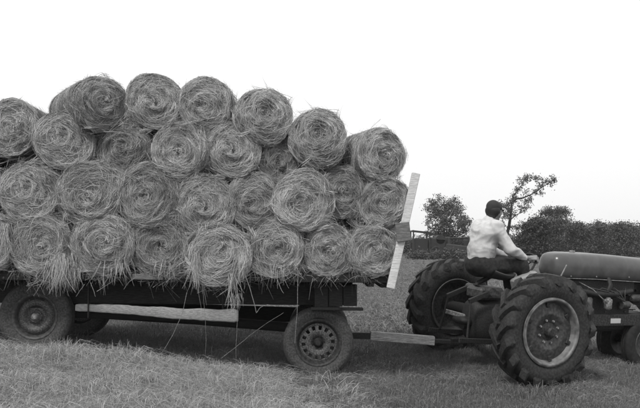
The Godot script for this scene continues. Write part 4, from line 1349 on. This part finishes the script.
# ---------------------------------------------------------------- driver
func make_driver() -> void:
	var root := thing("person", "person in pale jacket, dark trousers and dark cap, seated driving the tractor", "person", T_AT, T_TURN)
	root.rotation = Vector3(0.07, T_TURN, -0.03)
	root.position = T_AT + root.basis * Vector3(-0.18, 1.235, 0)
	var o := Vector3(0, -1.235, 0)
	var P := func(x: float, y: float, z: float) -> Vector3: return Vector3(x, y, z) + o
	var pel: Vector3 = P.call(-0.02, 1.37, 0)
	var waist: Vector3 = P.call(-0.03, 1.54, 0)
	var chest: Vector3 = P.call(0.015, 1.74, 0)
	var neck0: Vector3 = P.call(0.06, 1.90, 0)
	var head: Vector3 = P.call(0.13, 2.02, 0.0)
	var bones := []
	var shirt := []
	var pants := []
	for s in [-1, 1]:
		var sh: Vector3 = P.call(0.04, 1.835, s * 0.175)
		var el: Vector3 = P.call(0.20, 1.585, s * 0.265)
		var wr: Vector3 = P.call(0.455, 1.485, s * 0.205)
		var hip: Vector3 = P.call(0.0, 1.355, s * 0.095)
		var kn: Vector3 = P.call(0.45, 1.385, s * 0.165)
		var an: Vector3 = P.call(0.60, 1.01, s * 0.20)
		bones.append_array([[chest, sh, 0.10, 0.065], [sh, el, 0.058, 0.043], [el, wr, 0.043, 0.028], [hip, kn, 0.085, 0.058], [kn, an, 0.056, 0.038], [an, P.call(0.60, 0.985, s * 0.2), 0.038, 0.036], [P.call(0.58, 0.975, s * 0.2), P.call(0.74, 0.97, s * 0.215), 0.035, 0.03]])
		shirt.append_array([[chest + Vector3(0, 0.02, 0), sh, 0.115, 0.088], [chest - Vector3(0, 0.06, 0), chest + Vector3(0, 0.02, s * 0.09), 0.12, 0.125], [sh, el, 0.082, 0.066], [el, wr, 0.067, 0.046], [waist + Vector3(0, 0, s * 0.05), chest + Vector3(-0.02, 0, s * 0.08), 0.125, 0.125]])
		pants.append_array([[hip, kn, 0.108, 0.082], [kn, an + Vector3(0, 0.02, 0), 0.08, 0.066], [pel + Vector3(-0.05, 0.0, s * 0.07), hip, 0.125, 0.112]])
	bones.append_array([[pel, waist, 0.13, 0.12], [waist, chest, 0.12, 0.135], [chest, neck0, 0.11, 0.06], [neck0, head, 0.056, 0.052]])
	shirt.append_array([[pel + Vector3(-0.02, 0.05, 0), waist, 0.158, 0.15], [waist, chest, 0.152, 0.15], [chest, neck0 - Vector3(0, 0.02, 0), 0.13, 0.075], [neck0 - Vector3(0, 0.03, 0), neck0 + Vector3(0.008, 0.015, 0), 0.075, 0.068]])
	pants.append([pel + Vector3(-0.04, -0.01, 0), pel + Vector3(-0.02, 0.06, 0), 0.14, 0.135])
	var st := new_st()
	var bm := body_mesh(bones, 0.014, 0.05)
	st.append_from(bm, 0, Transform3D.IDENTITY)
	# head: skull, jaw, nose, ears, turned a little away
	var H := Transform3D(Basis(Vector3.UP, 0.25) * Basis(Vector3(0, 0, 1), -0.1), head)
	var h := func(x: float, y: float, z: float) -> Vector3: return H * Vector3(x, y, z)
	var hb := [[h.call(-0.02, 0.035, 0), h.call(0.025, 0.03, 0), 0.083, 0.077], [h.call(0.02, -0.03, 0), h.call(0.055, -0.065, 0), 0.06, 0.036], [h.call(0.075, -0.078, 0), h.call(0.078, -0.08, 0), 0.022, 0.02], [h.call(0.098, 0.022, 0), h.call(0.118, -0.012, 0), 0.009, 0.015], [h.call(-0.02, -0.05, 0), h.call(-0.05, -0.11, 0), 0.055, 0.055], [h.call(0.088, -0.04, -0.018), h.call(0.088, -0.04, 0.018), 0.012, 0.012], [h.call(0.092, 0.035, -0.03), h.call(0.092, 0.035, 0.03), 0.012, 0.012]]
	for s in [-1, 1]:
		hb.append([h.call(-0.012, 0.02, s * 0.082), h.call(-0.008, -0.025, s * 0.078), 0.014, 0.009])
		hb.append([h.call(0.06, -0.01, s * 0.038), h.call(0.04, -0.02, s * 0.05), 0.022, 0.025])
	st.append_from(body_mesh(hb, 0.006, 0.022), 0, Transform3D.IDENTITY)
	# hands closed on the steering wheel rim
	var axis := Vector3(-0.30, 0.22, 0).normalized()
	var e1 := Vector3(0, 0, 1)
	var e2 := axis.cross(e1).normalized()
	var c0: Vector3 = P.call(0.60, 1.355, 0)
	for s in [-1, 1]:
		var wr: Vector3 = P.call(0.455, 1.485, s * 0.205)
		var ang := 0.62
		var dirs: Array = []
		for q in [1.0, -1.0]:
			dirs.append(e1 * cos(ang) * s + e2 * sin(ang) * q)
		var up_dir: Vector3 = dirs[0] if dirs[0].y > dirs[1].y else dirs[1]
		var grip: Vector3 = c0 + up_dir * 0.205
		var out := up_dir
		var along := axis.cross(out).normalized()
		var palm: Vector3 = grip + axis * 0.03 + out * 0.012
		var hands := [[wr, wr.lerp(palm, 0.7), 0.028, 0.026]]
		for f in 4:
			var k := (f - 1.5) * 0.0205
			var len_: float = [0.85, 1.0, 0.95, 0.75][f]
			var kn0: Vector3 = palm + along * k + out * 0.02
			hands.append([wr.lerp(palm, 0.6) + along * k * 0.7, kn0, 0.016, 0.0125])
			var f1: Vector3 = grip + along * k * 1.05 + out * 0.028 - axis * 0.008
			var f2: Vector3 = grip + along * k * 1.05 - axis * 0.03 * len_ + out * 0.006
			var f3: Vector3 = grip + along * k * 1.02 - axis * 0.022 - out * 0.02 * len_
			hands.append_array([[kn0, f1, 0.0105, 0.0095], [f1, f2, 0.0095, 0.0085], [f2, f3, 0.0085, 0.0075]])
		var th: Vector3 = wr.lerp(palm, 0.5) - along * 0.03 * s - out * 0.008
		var t1: Vector3 = grip + axis * 0.022 - out * 0.02 - along * 0.036 * s
		hands.append_array([[th, t1, 0.014, 0.011], [t1, grip - out * 0.024 - axis * 0.004 - along * 0.024 * s, 0.0105, 0.0085]])
		st.append_from(body_mesh(hands, 0.0045, 0.008), 0, Transform3D.IDENTITY)
	part("body", st.commit(), M.skin, root)
	part("jacket", creased(body_mesh(shirt, 0.011, 0.045), 0.014, 3.2, 5), M.shirt, root)
	part("trousers", creased(body_mesh(pants, 0.012, 0.045), 0.012, 3.0, 8), M.trousers, root)
	# collar
	var col := []
	for k in 17:
		var a := TAU * k / 16.0
		col.append(neck0 + Vector3(0.005 + cos(a) * 0.07, 0.018 - cos(a) * 0.012, sin(a) * 0.075))
	var cs := new_st()
	var cr := []
	cr.resize(17)
	cr.fill(0.017)
	tube(cs, col, cr, 8, false)
	part("collar", done(cs), M.shirt, root)
	# eyes, hair, cap
	var hs := [[h.call(-0.035, 0.015, 0), h.call(-0.045, -0.05, 0), 0.083, 0.06], [h.call(-0.03, 0.02, -0.03), h.call(-0.03, 0.02, 0.03), 0.07, 0.07]]
	part("hair", body_mesh(hs, 0.007, 0.02), M.hair, root)
	for s in [-1, 1]:
		part("eye", lathe_mesh([[0.0, 0.008], [0.006, 0.006], [0.009, 0.0]], 10, Transform3D(H.basis * Basis(Vector3.UP, PI / 2), h.call(0.093, 0.012, s * 0.03))), M.hair, root)
	var caps := [[h.call(-0.03, 0.07, 0), h.call(0.02, 0.065, 0), 0.088, 0.082], [h.call(-0.04, 0.045, 0), h.call(-0.06, 0.035, 0), 0.078, 0.06]]
	for q in 7:
		var a := -0.75 + 0.25 * q
		caps.append([h.call(0.07, 0.058, sin(a) * 0.05), h.call(0.085 + cos(a) * 0.045, 0.045, sin(a) * 0.075), 0.012, 0.008])
	part("cap", body_mesh(caps, 0.007, 0.015), M.cap, root)
	for s in [-1, 1]:
		var bb := [[P.call(0.60, 1.05, s * 0.2), P.call(0.60, 0.99, s * 0.2), 0.052, 0.05], [P.call(0.575, 0.985, s * 0.2), P.call(0.74, 0.978, s * 0.218), 0.046, 0.038], [P.call(0.57, 0.966, s * 0.2), P.call(0.58, 0.966, s * 0.2), 0.026, 0.026]]
		part("boot", body_mesh(bb, 0.012, 0.03), M.boot, root)

# ---------------------------------------------------------------- the machine parked in the field
func make_implement() -> void:
	var d := 55.0
	var gx := spot(444, 248, d).x
	var at := Vector3(gx, ground_height(gx, -d), -d)
	var root := thing("farm_machine", "dark parked farm machine with box frame at the far edge of the field", "farm machine", at)
	var u := d / F
	var q := func(px: float, py: float, dz := 0.0) -> Vector3:
		var p := spot(px, py, d)
		return Vector3(p.x - at.x, p.y - at.y, dz)
	var st := new_st()
	for z in [-0.8, 0.8]:
		bar(st, q.call(412, 231, z), q.call(412, 256, z), 0.1, 0.1)
		bar(st, q.call(428, 233, z), q.call(428, 256, z), 0.1, 0.1)
		bar(st, q.call(411, 231, z), q.call(430, 233, z), 0.1, 0.1)
		bar(st, q.call(411, 253, z), q.call(479, 253, z), 0.12, 0.16)
	for p in [[412, 231], [428, 233], [412, 253], [478, 253]]:
		bar(st, q.call(p[0], p[1], -0.8), q.call(p[0], p[1], 0.8), 0.1, 0.1)
	part("frame", done(st), M.iron, root)
	st = new_st()
	box(st, Transform3D(Basis.IDENTITY, q.call(420, 246)), Vector3(13.5 * u, 15 * u, 1.3), 0.05)
	box(st, Transform3D(Basis(Vector3(0, 0, 1), -0.1), q.call(436, 245.5)), Vector3(17 * u, 15 * u, 1.4), 0.12)
	tube(st, [q.call(439, 239.5, -0.7), q.call(439, 239.5, 0.7)], [4.6 * u, 4.6 * u], 20)
	part("housing", done(st), M.iron, root)
	st = new_st()
	box(st, Transform3D(Basis(Vector3(0, 0, 1), -0.12), q.call(455, 249)), Vector3(24 * u, 8.5 * u, 1.2), 0.08)
	box(st, Transform3D(Basis.IDENTITY, q.call(447.5, 243)), Vector3(3.5 * u, 12 * u, 1.0), 0.08)
	part("feeder", done(st), M.dull_paint, root)
	st = new_st()
	box(st, Transform3D(Basis(Vector3(0, 0, 1), 0.06), q.call(471.5, 246)), Vector3(12.5 * u, 15 * u, 1.3), 0.15)
	tube(st, [q.call(470, 240, -0.6), q.call(470, 240, 0.6)], [4 * u, 4 * u], 18)
	part("gear_case", done(st), M.iron, root)
	part("cross_shaft", tube_mesh([q.call(446, 238.5, 0.4), q.call(468, 238, 0.4)], [0.07, 0.07], 8), M.iron, root)
	for px in [434.0, 469.0]:
		for s in [-1, 1]:
			var c: Vector3 = q.call(px, 0, s * 0.95)
			c.y = 0.46
			var wn := Node3D.new()
			wn.name = "wheel"
			root.add_child(wn, true)
			wn.position = c
			wn.basis = Basis(Vector3.UP, 0.0 if s > 0 else PI)
			wheel_sub(wn, "tyre", road_tyre(0.46, 0.26, 0.22), M.tyre)
			wheel_sub(wn, "disc", lathe_mesh([[0.0, 0.05], [0.06, 0.05, 1], [0.08, 0.02], [0.2, 0.03], [0.26, 0.06], [0.26, -0.06]], 28), M.dull_paint)
		part("axle", tube_mesh([Vector3((q.call(px, 0) as Vector3).x, 0.46, -0.95), Vector3((q.call(px, 0) as Vector3).x, 0.46, 0.95)], [0.07, 0.07], 8), M.iron, root)

# ---------------------------------------------------------------- grass
func grass_tuft(blades: int, height: float, spread: float, lean: float, wid: float, lo: float, hi: float) -> ArrayMesh:
	var rb := Ribbons.new()
	for i in blades:
		var a := rng.randf() * TAU
		var p := Vector3(cos(a), 0, sin(a)) * spread * sqrt(rng.randf())
		var h := height * rng.randf_range(0.45, 1.1)
		var b := rng.randf() * TAU
		var l := Vector3(cos(b), 0, sin(b)) * h * absf(rng.randfn(0.0, lean))
		var pts := PackedVector3Array([p - Vector3(0, 0.02, 0), p + Vector3(0, h * 0.5, 0) + l * 0.3, p + Vector3(0, h * 0.82, 0) + l * 0.75, p + Vector3(0, h * maxf(0.5, 1.0 - l.length() / h * 0.35), 0) + l * 1.25])
		rb.add(pts, wid * rng.randf_range(0.7, 1.4), Vector3(rng.randfn(), 0.3, rng.randfn()), rng.randf_range(lo, hi))
	return rb.mesh()

func scatter(called: String, label: String, mesh: Mesh, spots: Array) -> void:
	var mm := MultiMesh.new()
	mm.transform_format = MultiMesh.TRANSFORM_3D
	mm.mesh = mesh
	mm.instance_count = spots.size()
	for i in spots.size():
		mm.set_instance_transform(i, spots[i])
	var o := MultiMeshInstance3D.new()
	o.name = numbered(called)
	o.multimesh = mm
	o.material_override = M.grass
	add_child(o)
	o.set_meta("kind", "stuff")
	o.set_meta("label", label)
	o.set_meta("category", "grass")

# how much of the ground here is pale uncut dry hay rather than short grass
func dryness(x: float, z: float) -> float:
	var t := clampf((1.0 - x - 0.4 * (-z - 6.0)) / 3.6, 0.0, 1.0)
	if z < -7.25: t *= clampf((z + 7.75) / 0.5, 0.0, 1.0)
	return t

func make_grass() -> void:
	var short := []
	var pale := []
	var tall := []
	var strewn := []
	var far := []
	for i in 44000:
		var d := rng.randf_range(4.2, 13.5)
		var hx := 0.5 * d + 0.9
		var x := rng.randf_range(-hx, hx)
		if rng.randf() > hx / 7.6: continue
		var z := -d
		var n := noise.get_noise_2d(x * 90.0 + 500.0, z * 90.0)
		var dr0 := dryness(x, z)
		var dry := dr0 + n * 0.35 * minf(1.0, dr0 * 3.0)
		var y := ground_height(x, z)
		var s := rng.randf_range(0.7, 1.3) * (1.0 + n * 0.5)
		if (absf(z + 7.7) < 0.1 or absf(z + 9.1) < 0.1) and x < 1.9: s *= 0.4
		elif rng.randf() < 0.04: s *= rng.randf_range(1.3, 1.9) if dr0 < 0.15 else 1.1
		var b := Basis(Vector3.UP, rng.randf() * TAU)
		if dr0 > 0.03 and dry > rng.randf_range(0.0, 0.85):
			var hs := s * rng.randf_range(0.7, 1.15) * lerpf(0.35, 1.0, clampf(dr0 * 1.4, 0.0, 1.0))
			tall.append(Transform3D(b.scaled(Vector3(s, hs, s)), Vector3(x, y, z)))
		else:
			(pale if noise.get_noise_2d(x * 60.0 - 900.0, z * 60.0) + 0.35 * noise.get_noise_2d(x * 260.0, z * 260.0) + rng.randfn(0.0, 0.12) > 0.12 else short).append(Transform3D(b.scaled(Vector3(s, s, s)), Vector3(x, y, z)))
	for i in 3000:
		var d := rng.randf_range(4.2, 7.2)
		var x := rng.randf_range(-0.5 * d - 0.6, 1.6)
		if pow(dryness(x, -d), 1.6) < rng.randf(): continue
		strewn.append(Transform3D(Basis(Vector3.UP, rng.randf() * TAU) * Basis(Vector3.RIGHT, rng.randfn(0, 0.2)), Vector3(x, ground_height(x, -d) + rng.randf_range(0.04, 0.15), -d)))
	for i in 26000:
		var d := 11.0 + 34.0 * pow(rng.randf(), 1.2)
		var x := rng.randf_range(-1.0, 0.5 * d + 2.0)
		var s := rng.randf_range(0.8, 1.6) * (1.0 + d * 0.02)
		far.append(Transform3D(Basis(Vector3.UP, rng.randf() * TAU).scaled(Vector3(s * 1.5, s, s * 1.5)), Vector3(x, ground_height(x, -d), -d)))
	scatter("field_grass", "short dark field grass around the tractor and wagon", grass_tuft(30, 0.06, 0.07, 0.6, 0.0038, 0.085, 0.22), short)
	scatter("pale_grass", "paler dry patches in the short grass around the tractor", grass_tuft(30, 0.06, 0.07, 0.75, 0.0036, 0.1, 0.26), pale)
	scatter("dry_grass", "pale dry tall grass in the foreground before the wagon", grass_tuft(38, 0.17, 0.08, 0.75, 0.0034, 0.17, 0.5), tall)
	# stalks lying about on the dry grass
	var rb := Ribbons.new()
	for i in 14:
		var a := rng.randf_range(-1.2, 1.2)
		var dirv := Vector3(cos(a), 0, sin(a))
		var l := rng.randf_range(0.05, 0.17)
		var p := Vector3(rng.randfn() * 0.06, rng.randf_range(0, 0.04), rng.randfn() * 0.06)
		var pts := PackedVector3Array()
		var bow := rng.randfn() * 0.12
		var rise := rng.randf_range(0.0, 0.2)
		for j in 6:
			var t := j / 5.0 - 0.5
			pts.append(p + dirv * l * t + dirv.cross(Vector3.UP) * l * bow * t * t * 4.0 + Vector3(0, l * rise * (t + 0.5) * (t + 0.5) - l * 0.15 * t * t, 0))
		rb.add(pts, rng.randf_range(0.002, 0.0038), Vector3(0, 1, rng.randfn() * 0.6), rng.randf_range(0.14, 0.36))
	scatter("strewn_hay", "pale cut stalks lying over the dry grass in the foreground", rb.mesh(), strewn)
	scatter("far_grass", "grey grass of the open field stretching toward the hedge", grass_tuft(26, 0.075, 0.11, 0.5, 0.005, 0.09, 0.24), far)
